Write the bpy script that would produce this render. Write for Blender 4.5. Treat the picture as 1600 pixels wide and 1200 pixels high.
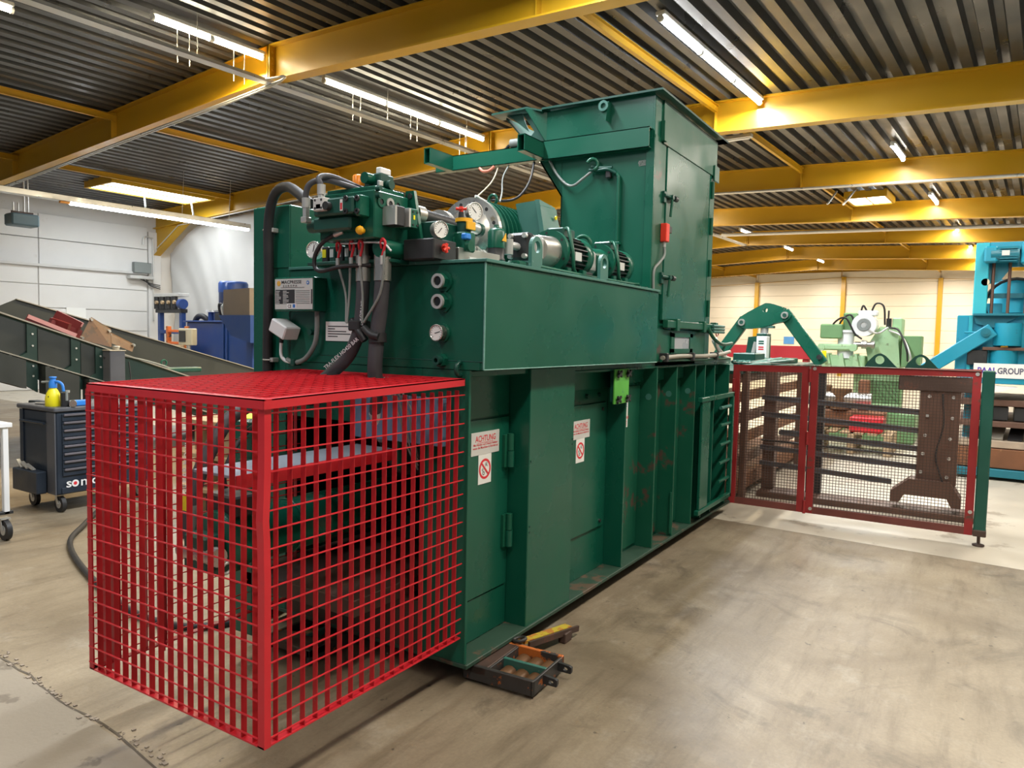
import bpy, bmesh, math, random
from mathutils import Vector, Matrix
random.seed(7)
SC = bpy.context.scene
for o in list(bpy.data.objects):
    bpy.data.objects.remove(o)
COL = SC.collection
PI = math.pi

# ------------------------------------------------------------ camera
YAW, PIT, ROL = math.radians(31.98087), math.radians(-3.62099), math.radians(1.24093)
fw = Vector((math.cos(YAW)*math.cos(PIT), math.sin(YAW)*math.cos(PIT), math.sin(PIT)))
rt = fw.cross(Vector((0, 0, 1))).normalized()
up = rt.cross(fw)
rt2 = rt*math.cos(ROL) + up*math.sin(ROL)
up2 = up*math.cos(ROL) - rt*math.sin(ROL)
cd = bpy.data.cameras.new('camera')
cam = bpy.data.objects.new('camera', cd)
COL.objects.link(cam)
m = Matrix((rt2, up2, -fw)).transposed().to_4x4()
m.translation = Vector((0, 0, 1.65))
cam.matrix_world = m
cd.sensor_width = 36
cd.lens = 1148.9/1600*36
cd.clip_start = .05
SC.camera = cam

# ------------------------------------------------------------ world, exposure
SC.view_settings.view_transform = 'Standard'
SC.view_settings.look = 'None'
SC.view_settings.exposure = 0.18
SC.view_settings.gamma = 1
SC.view_settings.use_curve_mapping = False
w = bpy.data.worlds.new('world')
SC.world = w
w.use_nodes = True
w.node_tree.nodes['Background'].inputs[0].default_value = (.80, .88, 1, 1)
w.node_tree.nodes['Background'].inputs[1].default_value = 0.17

# the hall is turned a few degrees against the press; hall axes are (s, t, z)
TH = -0.0704
CT, ST = math.cos(TH), math.sin(TH)
def B(s, t, z=0.0):
    return Vector((s*CT - t*ST, s*ST + t*CT, z))
def XB(v):
    return B(v[0], v[1], v[2])
def roof(t):
    return 5.62 - .042*abs(t-8.94)

def area(name, s, t, z, ls, lt, power, col):
    l = bpy.data.lights.new(name, 'AREA')
    l.shape = 'RECTANGLE'
    l.size = ls
    l.size_y = lt
    l.energy = power
    l.color = col
    o = bpy.data.objects.new(name, l)
    COL.objects.link(o)
    o.location = B(s, t, z)
    o.rotation_euler = (0, 0, TH)
    return o
WARM = (1, .80, .50)
NEUT = (1, .92, .80)
COOL = (.92, .96, 1)
# tubes along the ridge (s0, s1), the right-hand row, the left-hand trunking
LAMP = 1.12
RIDGE = [(3.2, 3.95), (4.8, 6.4), (7.5, 11.2), (12.6, 16.2), (17.6, 21.2), (22.6, 25.6), (27.6, 30.6), (32.6, 35.6), (-1.5, 2.1)]
RIGHT = [(7.8, 11.6), (13.6, 16.0), (18.8, 21.3), (24.4, 27.0), (29.6, 32.2), (34.6, 37.0), (2.2, 5.8), (-3, .6)]
for s0, s1 in RIDGE:
    area('tube_or_fill_light', (s0+s1)/2, 9.3, 5.30, s1-s0, .12, (22 if s1 < 2.5 else 75 if s1 < 20 else 70)*(s1-s0)*LAMP, WARM)
for k, (s0, s1) in enumerate(RIGHT):
    area('tube_or_fill_light', (s0+s1)/2, 3.75 if s0 < 12 else 2.5, 5.22, s1-s0, .12, (25 if s1 < 2.5 else 85 if s1 < 20 else 60)*(s1-s0)*LAMP, COOL if s0 < 12 else NEUT)
area('tube_or_fill_light', 8.4, 16.3, 4.06, 5, .1, 70, COOL)
for s0, pw in ((-3, 110), (1.5, 200), (6.2, 200)):
    area('tube_or_fill_light', s0+1.8, -.3, 5.0, 3.6, .12, pw, NEUT)
area('tube_or_fill_light', -1, 16.3, 4.9, 4, .1, 60, COOL)
area('skylight', 9.75, 18.6, 4.95, 2.3, 1.2, 90, (.9, .96, 1))
area('skylight', 20.4, 3.9, 5.1, 1.2, 1.0, 120, (.9, .96, 1))
area('skylight', 20.4, 12, 5.1, 2.2, 1.0, 200, (.9, .96, 1))
area('skylight', 34, -1, 5.0, 2.4, 1.2, 300, NEUT)
for t in (-.5, 4, 9.3, 14):
    area('tube_or_fill_light', 38.4, t, 5.05, 3.0, .15, 210, NEUT)  # fill row added without fixtures to brighten the far gable
area('skylight', 14, -1.5, 5.0, 2.4, 1.2, 260, NEUT)

# ------------------------------------------------------------ materials
MATS = {}
def M(name, col, rough=.5, metal=0.0, var=.18, vs=3.0, wear=None, wa=.62, ws=2.2, bump=0.0, bs=60, rv=.12, emit=0, spec=.5):
    if name in MATS:
        return MATS[name]
    mt = bpy.data.materials.new(name)
    mt.use_nodes = True
    nt = mt.node_tree
    b = nt.nodes['Principled BSDF']
    L = nt.links.new
    if emit:
        b.inputs['Base Color'].default_value = (*col, 1)
        b.inputs['Emission Color'].default_value = (*col, 1)
        b.inputs['Emission Strength'].default_value = emit
        MATS[name] = mt
        return mt
    tc = nt.nodes.new('ShaderNodeNewGeometry')
    n1 = nt.nodes.new('ShaderNodeTexNoise')
    n1.inputs['Scale'].default_value = vs
    n1.inputs['Detail'].default_value = 6
    L(tc.outputs['Position'], n1.inputs['Vector'])
    mix = nt.nodes.new('ShaderNodeMix')
    mix.data_type = 'RGBA'
    mix.inputs['A'].default_value = (*[c*(1-var) for c in col], 1)
    mix.inputs['B'].default_value = (*[min(1, c*(1+var)+.004*var) for c in col], 1)
    L(n1.outputs['Fac'], mix.inputs['Factor'])
    out = mix.outputs['Result']
    rr = nt.nodes.new('ShaderNodeMapRange')
    rr.inputs['From Min'].default_value = .3
    rr.inputs['From Max'].default_value = .7
    rr.inputs['To Min'].default_value = max(.03, rough-rv)
    rr.inputs['To Max'].default_value = min(1, rough+rv)
    L(n1.outputs['Fac'], rr.inputs['Value'])
    L(rr.outputs[0], b.inputs['Roughness'])
    if wear:
        n2 = nt.nodes.new('ShaderNodeTexNoise')
        n2.inputs['Scale'].default_value = ws
        n2.inputs['Detail'].default_value = 10
        n2.inputs['Roughness'].default_value = .65
        L(tc.outputs['Position'], n2.inputs['Vector'])
        r2 = nt.nodes.new('ShaderNodeMapRange')
        r2.inputs['From Min'].default_value = wa
        r2.inputs['From Max'].default_value = wa+.05
        L(n2.outputs['Fac'], r2.inputs['Value'])
        m2 = nt.nodes.new('ShaderNodeMix')
        m2.data_type = 'RGBA'
        L(r2.outputs[0], m2.inputs['Factor'])
        L(out, m2.inputs['A'])
        m2.inputs['B'].default_value = (*wear, 1)
        out = m2.outputs['Result']
    L(out, b.inputs['Base Color'])
    b.inputs['Metallic'].default_value = metal
    b.inputs['Specular IOR Level'].default_value = spec
    if bump:
        n3 = nt.nodes.new('ShaderNodeTexNoise')
        n3.inputs['Scale'].default_value = bs
        L(tc.outputs['Position'], n3.inputs['Vector'])
        bp = nt.nodes.new('ShaderNodeBump')
        bp.inputs['Strength'].default_value = bump
        bp.inputs['Distance'].default_value = .01
        L(n3.outputs['Fac'], bp.inputs['Height'])
        L(bp.outputs[0], b.inputs['Normal'])
    MATS[name] = mt
    return mt

GREEN = M('green_paint', (.005, .092, .056), .31, var=.2, vs=2.2, wear=(.05, .16, .11), wa=.70, ws=7, spec=.42)
GREENW = M('green_paint_worn', (.007, .088, .050), .42, var=.25, vs=2.5, wear=(.085, .052, .040), wa=.585, ws=3.8, spec=.32)
GREEND = M('green_paint_dark', (.004, .06, .042), .42, var=.25, vs=5, wear=(.03, .12, .09), wa=.66, ws=12)
TEALG = M('green_grey_paint', (.045, .165, .135), .45, var=.2, vs=6, wear=(.25, .38, .36), wa=.66, ws=9)
RED = M('red_paint_shaded', (.44, .006, .014), .42, var=.22, vs=4, wear=(.42, .05, .04), wa=.66, ws=14)  # cage red darkened, the shade on its flats put into the colour
REDB = M('red_paint_bright', (.62, .018, .030), .4, var=.15, vs=5, wear=(.45, .12, .09), wa=.7, ws=18)  # lighter copy of the cage red for its lit rods and edges
REDD = M('dull_red_paint', (.30, .018, .020), .5, var=.3, vs=4, wear=(.12, .05, .035), wa=.6, ws=6)
REDF = M('red_fitting', (.75, .04, .02), .4, var=.1)
YEL = M('yellow_paint', (.56, .315, .010), .42, var=.1, vs=1.2)
YELS = M('yellow_tag', (.85, .42, .01), .5, var=.05)
ORNG = M('orange_lens', (.9, .26, .01), .3, var=.05)
STEEL = M('bare_steel', (.55, .54, .50), .34, .85, var=.2, vs=8, wear=(.38, .33, .24), wa=.64, ws=5)
GALV = M('galvanised_steel', (.60, .60, .58), .38, .6, var=.15, vs=5)
DECK = M('roof_deck', (.062, .062, .064), .36, .25, var=.25, vs=1.5)
DARKM = M('dark_metal', (.035, .036, .038), .45, .3, var=.3, vs=9, wear=(.12, .11, .10), wa=.66, ws=11)
BLACK = M('black_rubber', (.018, .018, .02), .55, var=.3, vs=6)
HOSE = M('hose_rubber', (.055, .055, .062), .5, var=.25, vs=9)
GREYC = M('grey_cable', (.22, .24, .23), .5, var=.15)
WHITE = M('white_plastic', (.80, .81, .82), .4, var=.04)
SIGN = M('sign_white', (.80, .80, .77), .5, var=.05)
SIGNG = M('sign_silver', (.62, .62, .60), .45, .1, var=.06)
INKR = M('red_ink', (.68, .03, .045), .5, var=.03)
INKB = M('black_ink', (.03, .03, .035), .5, var=.03)
BLUEI = M('blue_ink', (.03, .16, .5), .5, var=.03)
PURP = M('violet_ink', (.10, .05, .42), .5, var=.03)
GOLD = M('gold_ink', (.72, .40, .06), .5, var=.1)
BLUEP = M('blue_paint', (.010, .046, .20), .42, var=.2, vs=3)
BLUES = M('blue_plastic', (.03, .22, .70), .4, var=.08)
TEAL = M('turquoise_paint', (.012, .27, .40), .4, var=.15, vs=2.5, wear=(.02, .18, .27), wa=.62, ws=5)
TEALD = M('turquoise_dark', (.010, .16, .22), .42, var=.15, vs=3)
LIME = M('pale_green_paint', (.36, .56, .32), .5, var=.18, vs=4, wear=(.22, .30, .17), wa=.6, ws=6)
LIMED = M('mid_green_paint', (.15, .30, .13), .5, var=.2, vs=4)
GLIME = M('bright_green_paint', (.10, .42, .06), .45, var=.2, vs=9, wear=(.05, .25, .1), wa=.62, ws=20)
RUST = M('rusty_steel', (.20, .085, .04), .65, .2, var=.4, vs=6, wear=(.33, .17, .08), wa=.6, ws=9)
RUSTD = M('dark_rust', (.075, .045, .035), .6, .2, var=.4, vs=7, wear=(.14, .06, .04), wa=.6, ws=7)
OCHRE = M('ochre_steel', (.15, .075, .032), .5, .25, var=.35, vs=6, wear=(.15, .08, .045), wa=.6, ws=7)
BROWN = M('brown_plate', (.13, .07, .05), .55, .2, var=.3, vs=8)
ORANGE = M('orange_paint_worn', (.60, .16, .03), .5, var=.25, vs=9, wear=(.04, .04, .04), wa=.53, ws=9)
SKATE = M('worn_dark_steel', (.055, .052, .05), .5, .35, var=.4, vs=12, wear=(.50, .15, .04), wa=.60, ws=11)
CONV = M('conveyor_panel', (.026, .031, .028), .5, var=.2, vs=3)
CONVD = M('conveyor_green', (.006, .030, .023), .5, var=.25, vs=4)
CONVE = M('conveyor_edge', (.34, .32, .27), .5, .2, var=.25, vs=6)
NAVY = M('navy_paint', (.018, .028, .045), .4, var=.2, vs=5)
NAVYL = M('grey_handle', (.14, .13, .15), .45, .2, var=.1)
DGREY = M('dark_grey_paint', (.085, .09, .105), .45, var=.2, vs=6)
YELB = M('yellow_plastic', (.86, .76, .015), .35, var=.06)
WALLW = M('white_wall_paint', (.66, .65, .63), .6, var=.08, vs=1.5, wear=(.62, .60, .57), wa=.66, ws=3)
WALLC = M('cream_wall_paint', (.86, .78, .64), .6, var=.06, vs=1.0)
CLOTH = M('tarpaulin', (.50, .485, .46), .7, var=.08, vs=2)
WOOD = M('raw_wood', (.42, .30, .17), .65, var=.3, vs=7)
BEIGE = M('beige_plastic', (.60, .54, .38), .5, var=.08)
TUBE = M('lamp_tube', (1, .90, .66), emit=26)
TUBEC = M('lamp_tube_cool', (.93, .97, 1), emit=26)
TUBEN = M('lamp_led', (1, .93, .8), emit=30)
SKY = M('skylight_glow', (.85, .94, 1), emit=7)
GLASSD = M('dark_glass', (.012, .014, .014), .12, var=.1)
DIAL = M('dial_face', (.82, .82, .80), .35, var=.02)

def floor_mat():
    mt = bpy.data.materials.new('worn_concrete')
    mt.use_nodes = True
    nt = mt.node_tree
    L = nt.links.new
    b = nt.nodes['Principled BSDF']
    g = nt.nodes.new('ShaderNodeNewGeometry')
    def noise(sc, det, rough=.6, dist=0):
        n = nt.nodes.new('ShaderNodeTexNoise')
        n.inputs['Scale'].default_value = sc
        n.inputs['Detail'].default_value = det
        n.inputs['Roughness'].default_value = rough
        n.inputs['Distortion'].default_value = dist
        L(g.outputs['Position'], n.inputs['Vector'])
        return n.outputs['Fac']
    def rng(v, a, c, lo=0, hi=1):
        r = nt.nodes.new('ShaderNodeMapRange')
        r.inputs['From Min'].default_value = a
        r.inputs['From Max'].default_value = c
        r.inputs['To Min'].default_value = lo
        r.inputs['To Max'].default_value = hi
        L(v, r.inputs['Value'])
        return r.outputs[0]
    def mixc(f, a, c):
        mx = nt.nodes.new('ShaderNodeMix')
        mx.data_type = 'RGBA'
        L(f, mx.inputs['Factor'])
        for s, k in ((a, 'A'), (c, 'B')):
            if isinstance(s, tuple):
                mx.inputs[k].default_value = (*s, 1)
            else:
                L(s, mx.inputs[k])
        return mx.outputs['Result']
    c = mixc(rng(noise(.9, 8, .65, .6), .35, .68), (.175, .135, .088), (.34, .28, .195))
    c = mixc(rng(noise(3.2, 10, .7), .56, .72, 0, .55), c, (.40, .36, .29))
    c = mixc(rng(noise(1.7, 9, .7, 1.0), .56, .68, 0, .6), c, (.085, .066, .045))
    c = mixc(rng(noise(14, 4, .6), .68, .72, 0, .8), c, (.05, .042, .034))
    mp = nt.nodes.new('ShaderNodeMapping')
    mp.inputs['Scale'].default_value = (.8, 5.5, 1)
    mp.inputs['Rotation'].default_value = (0, 0, .35)
    L(g.outputs['Position'], mp.inputs['Vector'])
    ns = nt.nodes.new('ShaderNodeTexNoise')
    ns.inputs['Scale'].default_value = 1.6
    ns.inputs['Detail'].default_value = 9
    ns.inputs['Roughness'].default_value = .7
    L(mp.outputs[0], ns.inputs['Vector'])
    c = mixc(rng(ns.outputs['Fac'], .50, .70, 0, .55), c, (.105, .078, .047))
    c = mixc(rng(ns.outputs['Fac'], .42, .28, 0, .45), c, (.42, .36, .26))
    c = mixc(rng(noise(60, 3, .6), .3, .7, 0, .25), c, (.10, .085, .065))
    L(c, b.inputs['Base Color'])
    L(rng(noise(1.3, 7, .65), .3, .7, .30, .55), b.inputs['Roughness'])
    bp = nt.nodes.new('ShaderNodeBump')
    bp.inputs['Strength'].default_value = .12
    bp.inputs['Distance'].default_value = .01
    L(noise(45, 6), bp.inputs['Height'])
    L(bp.outputs[0], b.inputs['Normal'])
    return mt
FLOOR = floor_mat()
FLOORL = M('pale_coated_concrete', (.52, .47, .38), .42, var=.22, vs=1.6, wear=(.36, .31, .24), wa=.58, ws=2.5, bump=.1, bs=40)
FLOORG = M('grey_concrete', (.265, .232, .185), .5, var=.28, vs=1.8, wear=(.17, .145, .115), wa=.58, ws=3.5, bump=.12, bs=45)

# ------------------------------------------------------------ mesh helpers
class MB:
    def __init__(s):
        s.v, s.f, s.sm = [], [], []
    def add(s, vs, fs, smooth=False):
        o = len(s.v)
        s.v += [Vector(p) for p in vs]
        for f in fs:
            s.f.append([i+o for i in f])
            s.sm.append(smooth)
        return s
    def box(s, x0, x1, y0, y1, z0, z1, bev=0):
        x0, x1 = min(x0, x1), max(x0, x1)
        y0, y1 = min(y0, y1), max(y0, y1)
        z0, z1 = min(z0, z1), max(z0, z1)
        return s.obox(((x0+x1)/2, (y0+y1)/2, (z0+z1)/2), ((x1-x0)/2, 0, 0), (0, (y1-y0)/2, 0), (0, 0, (z1-z0)/2), bev)
    def obox(s, c, u, v, w, bev=0):
        c, u, v, w = Vector(c), Vector(u), Vector(v), Vector(w)
        if u.cross(v).dot(w) < 0:
            u = -u
        if bev:
            bev = min(bev, u.length*.45, v.length*.45, w.length*.45)
        if not bev:
            P = [c+u*a+v*b+w*d for a in (-1, 1) for b in (-1, 1) for d in (-1, 1)]
            return s.add(P, [(0, 1, 3, 2), (4, 6, 7, 5), (0, 4, 5, 1), (2, 3, 7, 6), (0, 2, 6, 4), (1, 5, 7, 3)])
        e = [u.normalized()*bev, v.normalized()*bev, w.normalized()*bev]
        P, idx = [], {}
        for a in (-1, 1):
            for b in (-1, 1):
                for d in (-1, 1):
                    for k in range(3):
                        sg = (a, b, d)
                        p = c+u*a+v*b+w*d
                        for j in range(3):
                            if j != k:
                                p = p - e[j]*sg[j]
                        idx[(a, b, d, k)] = len(P)
                        P.append(p)
        F = []
        for k in range(3):
            i, j = (k+1) % 3, (k+2) % 3
            for sg in (-1, 1):
                q = []
                for a, b in ((-1, -1), (1, -1), (1, 1), (-1, 1)):
                    t = [0, 0, 0]
                    t[k], t[i], t[j] = sg, a, b
                    q.append(idx[(*t, k)])
                F.append(q if sg > 0 else q[::-1])
            for a in (-1, 1):
                for b in (-1, 1):
                    t0, t1 = [0, 0, 0], [0, 0, 0]
                    t0[k], t0[i], t0[j] = -1, a, b
                    t1[k], t1[i], t1[j] = 1, a, b
                    q = [idx[(*t0, i)], idx[(*t1, i)], idx[(*t1, j)], idx[(*t0, j)]]
                    F.append(q if a*b < 0 else q[::-1])
        for a in (-1, 1):
            for b in (-1, 1):
                for d in (-1, 1):
                    q = [idx[(a, b, d, k)] for k in range(3)]
                    F.append(q if a*b*d > 0 else q[::-1])
        return s.add(P, F)
    def bar(s, p0, p1, w, h, upv=(0, 0, 1), bev=0):
        p0, p1 = Vector(p0), Vector(p1)
        d = p1-p0
        x = d.cross(Vector(upv))
        if x.length < 1e-6:
            x = d.cross(Vector((1, 0, 0)))
        x.normalize()
        y = x.cross(d).normalized()
        return s.obox((p0+p1)/2, d/2, x*w/2, y*h/2, bev)
    def cyl(s, p0, p1, r0, r1=None, n=16, caps=True, smooth=True):
        p0, p1 = Vector(p0), Vector(p1)
        r1 = r0 if r1 is None else r1
        d = (p1-p0).normalized()
        a = d.orthogonal().normalized()
        b = d.cross(a)
        P = []
        for p, r in ((p0, r0), (p1, r1)):
            for k in range(n):
                q = 2*PI*k/n
                P.append(p+a*r*math.cos(q)+b*r*math.sin(q))
        s.add(P, [(k, (k+1) % n, n+(k+1) % n, n+k) for k in range(n)], smooth)
        if caps:
            s.add(P[:n], [list(range(n))[::-1]])
            s.add(P[n:], [list(range(n))])
        return s
    def lathe(s, base, axis, prof, n=20, smooth=True):
        base, d = Vector(base), Vector(axis).normalized()
        a = d.orthogonal().normalized()
        b = d.cross(a)
        P = []
        for r, h in prof:
            for k in range(n):
                q = 2*PI*k/n
                P.append(base+d*h+a*r*math.cos(q)+b*r*math.sin(q))
        F = []
        for i in range(len(prof)-1):
            for k in range(n):
                F.append((i*n+k, i*n+(k+1) % n, (i+1)*n+(k+1) % n, (i+1)*n+k))
        s.add(P, F, smooth)
        if prof[0][0] > 1e-4:
            s.add(P[:n], [list(range(n))[::-1]])
        if prof[-1][0] > 1e-4:
            s.add(P[-n:], [list(range(n))])
        return s
    def tube(s, pts, r, n=8, sub=5, caps=True):
        pts = [Vector(p) for p in pts]
        if sub > 1 and len(pts) > 2:
            Q = [pts[0]*2-pts[1]]+pts+[pts[-1]*2-pts[-2]]
            out = []
            for i in range(1, len(Q)-2):
                for k in range(sub):
                    t = k/sub
                    a, b, c, d = Q[i-1], Q[i], Q[i+1], Q[i+2]
                    out.append(.5*((2*b)+(c-a)*t+(2*a-5*b+4*c-d)*t*t+(3*b-a-3*c+d)*t**3))
            pts = out+[pts[-1]]
        P = []
        nrm = None
        for i, p in enumerate(pts):
            d = (pts[min(i+1, len(pts)-1)]-pts[max(i-1, 0)]).normalized()
            nrm = d.orthogonal().normalized() if nrm is None else (nrm-d*nrm.dot(d)).normalized()
            b = d.cross(nrm)
            for k in range(n):
                q = 2*PI*k/n
                P.append(p+nrm*r*math.cos(q)+b*r*math.sin(q))
        F = [(i*n+k, i*n+(k+1) % n, (i+1)*n+(k+1) % n, (i+1)*n+k) for i in range(len(pts)-1) for k in range(n)]
        s.add(P, F, True)
        if caps:
            s.add(P[:n], [list(range(n))[::-1]])
            s.add(P[-n:], [list(range(n))])
        return s
    def prism(s, pts, ext):
        """planar 3-D polygon extruded by vector ext"""
        P = [Vector(p) for p in pts]
        e = Vector(ext)
        n = len(P)
        nr = Vector((0, 0, 0))
        for i in range(n):
            nr += P[i].cross(P[(i+1) % n])
        if nr.dot(e) < 0:
            P = P[::-1]
        V = P+[p+e for p in P]
        return s.add(V, [list(range(n))[::-1], [n+i for i in range(n)]]+[(i, (i+1) % n, n+(i+1) % n, n+i) for i in range(n)])
    def disc_ring(s, c, axis, R, r, th, n=24):
        return s.lathe_closed(c, axis, [(r, 0), (R, 0), (R, th), (r, th)], n)
    def lathe_closed(s, base, axis, prof, n=24):
        base, d = Vector(base), Vector(axis).normalized()
        a = d.orthogonal().normalized()
        b = d.cross(a)
        k0 = len(prof)
        P = [base+d*h+a*r*math.cos(2*PI*k/n)+b*r*math.sin(2*PI*k/n) for r, h in prof for k in range(n)]
        F = [(i*n+k, i*n+(k+1) % n, ((i+1) % k0)*n+(k+1) % n, ((i+1) % k0)*n+k) for i in range(k0) for k in range(n)]
        return s.add(P, F)
    def torus(s, c, axis, R, r, n=20, m=8, a0=0, a1=2*PI):
        c, d = Vector(c), Vector(axis).normalized()
        a = d.orthogonal().normalized()
        b = d.cross(a)
        pts = [c+a*R*math.cos(a0+(a1-a0)*k/n)+b*R*math.sin(a0+(a1-a0)*k/n) for k in range(n+1)]
        return s.tube(pts, r, m, 1)
    def plate_hole(s, outer, c, r, ext, n=20):
        """plate with a round hole: outer polygon (convex about c), hole centre c, radius r"""
        O = [Vector(p) for p in outer]
        c, e = Vector(c), Vector(ext)
        ax = e.normalized()
        a = (O[0]-c); a -= ax*a.dot(ax); a.normalize()
        b = ax.cross(a)
        def ang(p):
            q = p-c
            return math.atan2(q.dot(b), q.dot(a)) % (2*PI)
        O.sort(key=ang)
        per = []
        for k in range(n):
            q = 2*PI*k/n
            dv = a*math.cos(q)+b*math.sin(q)
            best = None
            for i in range(len(O)):
                p, p2 = O[i]-c, O[(i+1) % len(O)]-c
                x1, y1, x2, y2 = p.dot(a), p.dot(b), p2.dot(a), p2.dot(b)
                cx, cy = math.cos(q), math.sin(q)
                den = cx*(y2-y1)-cy*(x2-x1)
                if abs(den) < 1e-9:
                    continue
                t = (x1*(y2-y1)-y1*(x2-x1))/den
                u = (x1*cy-y1*cx)/den
                if t > 0 and -1e-6 <= u <= 1+1e-6:
                    best = t if best is None else max(best, t)
            per.append(c+dv*(best or r*1.3))
        inn = [c+a*r*math.cos(2*PI*k/n)+b*r*math.sin(2*PI*k/n) for k in range(n)]
        V = per+inn+[p+e for p in per]+[p+e for p in inn]
        F = []
        for k in range(n):
            j = (k+1) % n
            F += [(k, n+k, n+j, j), (2*n+k, 2*n+j, 3*n+j, 3*n+k), (k, j, 2*n+j, 2*n+k), (n+k, 3*n+k, 3*n+j, n+j)]
        return s.add(V, F)
    def build(s, name, mat, parent=None, org=None, xf=None, kind=None):
        V = [xf(p) for p in s.v] if xf else s.v
        if parent is not None:
            org = ORG[parent.name]
        elif org is None:
            mn = [min(p[i] for p in V) for i in range(3)]
            mx = [max(p[i] for p in V) for i in range(3)]
            org = Vector(((mn[0]+mx[0])/2, (mn[1]+mx[1])/2, mn[2]))
        org = Vector(org)
        me = bpy.data.meshes.new(name)
        me.from_pydata([tuple(p-org) for p in V], [], s.f)
        me.polygons.foreach_set('use_smooth', s.sm)
        me.materials.append(mat)
        me.update()
        o = bpy.data.objects.new(name, me)
        COL.objects.link(o)
        if parent is not None:
            o.parent = parent
        else:
            o.location = org
        if kind:
            o['kind'] = kind
        ORG[o.name] = org
        return o
ORG = {}
def tag(o, label=None, cat=None, group=None):
    if label: o['label'] = label
    if cat: o['category'] = cat
    if group: o['group'] = group
    return o
def thing(name, label, cat, loc, group=None):
    o = bpy.data.objects.new(name, None)
    o.empty_display_size = .1
    COL.objects.link(o)
    o.location = loc
    ORG[o.name] = Vector(loc)
    return tag(o, label, cat, group)
def struct(o):
    o['kind'] = 'structure'
    return o
def inst(src, name, parent, d):
    """one more copy of part src under parent, moved by d, sharing its mesh"""
    c = bpy.data.objects.new(name, src.data)
    COL.objects.link(c)
    c.parent = parent
    c.location = Vector(src.location)+Vector(d)
    ORG[c.name] = ORG[parent.name]
    return c
def copy_thing(t, d, label, group=None):
    """copy a thing with its parts and sub-parts"""
    r = t.copy(); COL.objects.link(r)
    r.location = Vector(t.location)+Vector(d)
    ORG[r.name] = ORG[t.name]+Vector(d)
    r['label'] = label
    if group: r['group'] = group
    def rec(a, b):
        for ch in list(a.children):
            c = ch.copy(); COL.objects.link(c); c.parent = b
            rec(ch, c)
    rec(t, r)
    return r
def lab(o, label):
    o['label'] = label
    return o
def text(body, org, right, upv, size, mat, parent, name='lettering', align='LEFT', spacing=1.0, extr=.0008, fit=None, bold=.012):
    cu = bpy.data.curves.new('t', 'FONT')
    cu.body = body
    cu.size = 1
    cu.align_x = align
    cu.space_character = spacing
    cu.space_line = .95
    cu.resolution_u = 2
    cu.offset = bold
    ob = bpy.data.objects.new('t', cu)
    COL.objects.link(ob)
    dg = bpy.context.evaluated_depsgraph_get()
    dg.update()
    me = bpy.data.meshes.new_from_object(ob.evaluated_get(dg))
    bpy.data.objects.remove(ob)
    bpy.data.curves.remove(cu)
    if fit:
        xs = [v.co.x for v in me.vertices]
        f = fit/(max(xs)-min(xs))/size
    else:
        f = 1
    R, U = Vector(right).normalized()*size*f, Vector(upv).normalized()*size
    N = Vector(right).cross(Vector(upv)).normalized()*extr
    mb = MB()
    mb.add([Vector(org)+R*v.co.x+U*v.co.y+N for v in me.vertices], [list(p.vertices) for p in me.polygons])
    bpy.data.meshes.remove(me)
    return mb.build(name, mat, parent)
RX, RY, UZ = (1, 0, 0), (0, -1, 0), (0, 0, 1)   # RX: reading direction on faces that look to -Y; RY: on faces that look to -X
# ============================================================ the hall
fl = MB().box(-3.5, 6.62, -4.2, 21.5, -.2, 0).build('floor', FLOOR, xf=XB)
struct(fl)
mb = MB().box(6.63, 42, -4.2, 21.5, -.2, -.001)
mb.build('floor_slab', FLOORL, fl, xf=XB)
MB().box(-3.5, 1.40, -4.2, 21.5, -.05, .0015).build('floor_slab', FLOORG, fl, xf=XB)
# crumbled joint between the two slabs
mb = MB()
for k in range(520):
    t = random.uniform(-.5, 9)
    s0 = 1.415+random.gauss(0, .014)+.012*math.sin(t*5)
    r = random.uniform(.002, .008)
    mb.obox((s0, t, .001), (r, 0, 0), (0, r*random.uniform(.7, 1.6), 0), (0, 0, r*.6))
mb.build('joint_crumbs', M('joint_grit', (.30, .25, .20), .8, var=.4, vs=60), fl, xf=XB, kind='stuff')
mb = MB()
pts = [(1.405+.010*math.sin(t*.9)+random.gauss(0, .006), t*.12-.5) for t in range(80)]
for (a, b), (c, d) in zip(pts, pts[1:]):
    mb.add([(a-.005, b, .0022), (a+.005, b, .0022), (c+.005, d, .0022), (c-.005, d, .0022)], [(0, 1, 2, 3)])
mb.build('joint_gap', M('joint_dirt', (.10, .082, .062), .8), fl, xf=XB)

# ceiling: folded trapezoid deck, ribs along the hall
def deck(name, ta, tb):
    mb = MB()
    P = .27
    prof = []
    n = int(abs(tb-ta)/P)+1
    sg = 1 if tb > ta else -1
    for k in range(n):
        o = ta+sg*k*P
        for dt, dz in ((0, 0), (.125, 0), (.155, .10), (.24, .10), (.27, 0)):
            prof.append((o+sg*dt, roof(o+sg*dt)+dz))
    V, F = [], []
    for t, z in prof:
        V += [(-3.5, t, z), (41.6, t, z)]
    for i in range(len(prof)-1):
        F.append((2*i, 2*i+2, 2*i+3, 2*i+1))
    mb.add(V, F)
    return struct(mb.build(name, DECK, xf=XB))
cl = deck('ceiling', 8.94, 21.6)
cr = deck('ceiling', 8.94, -4.2)

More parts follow.
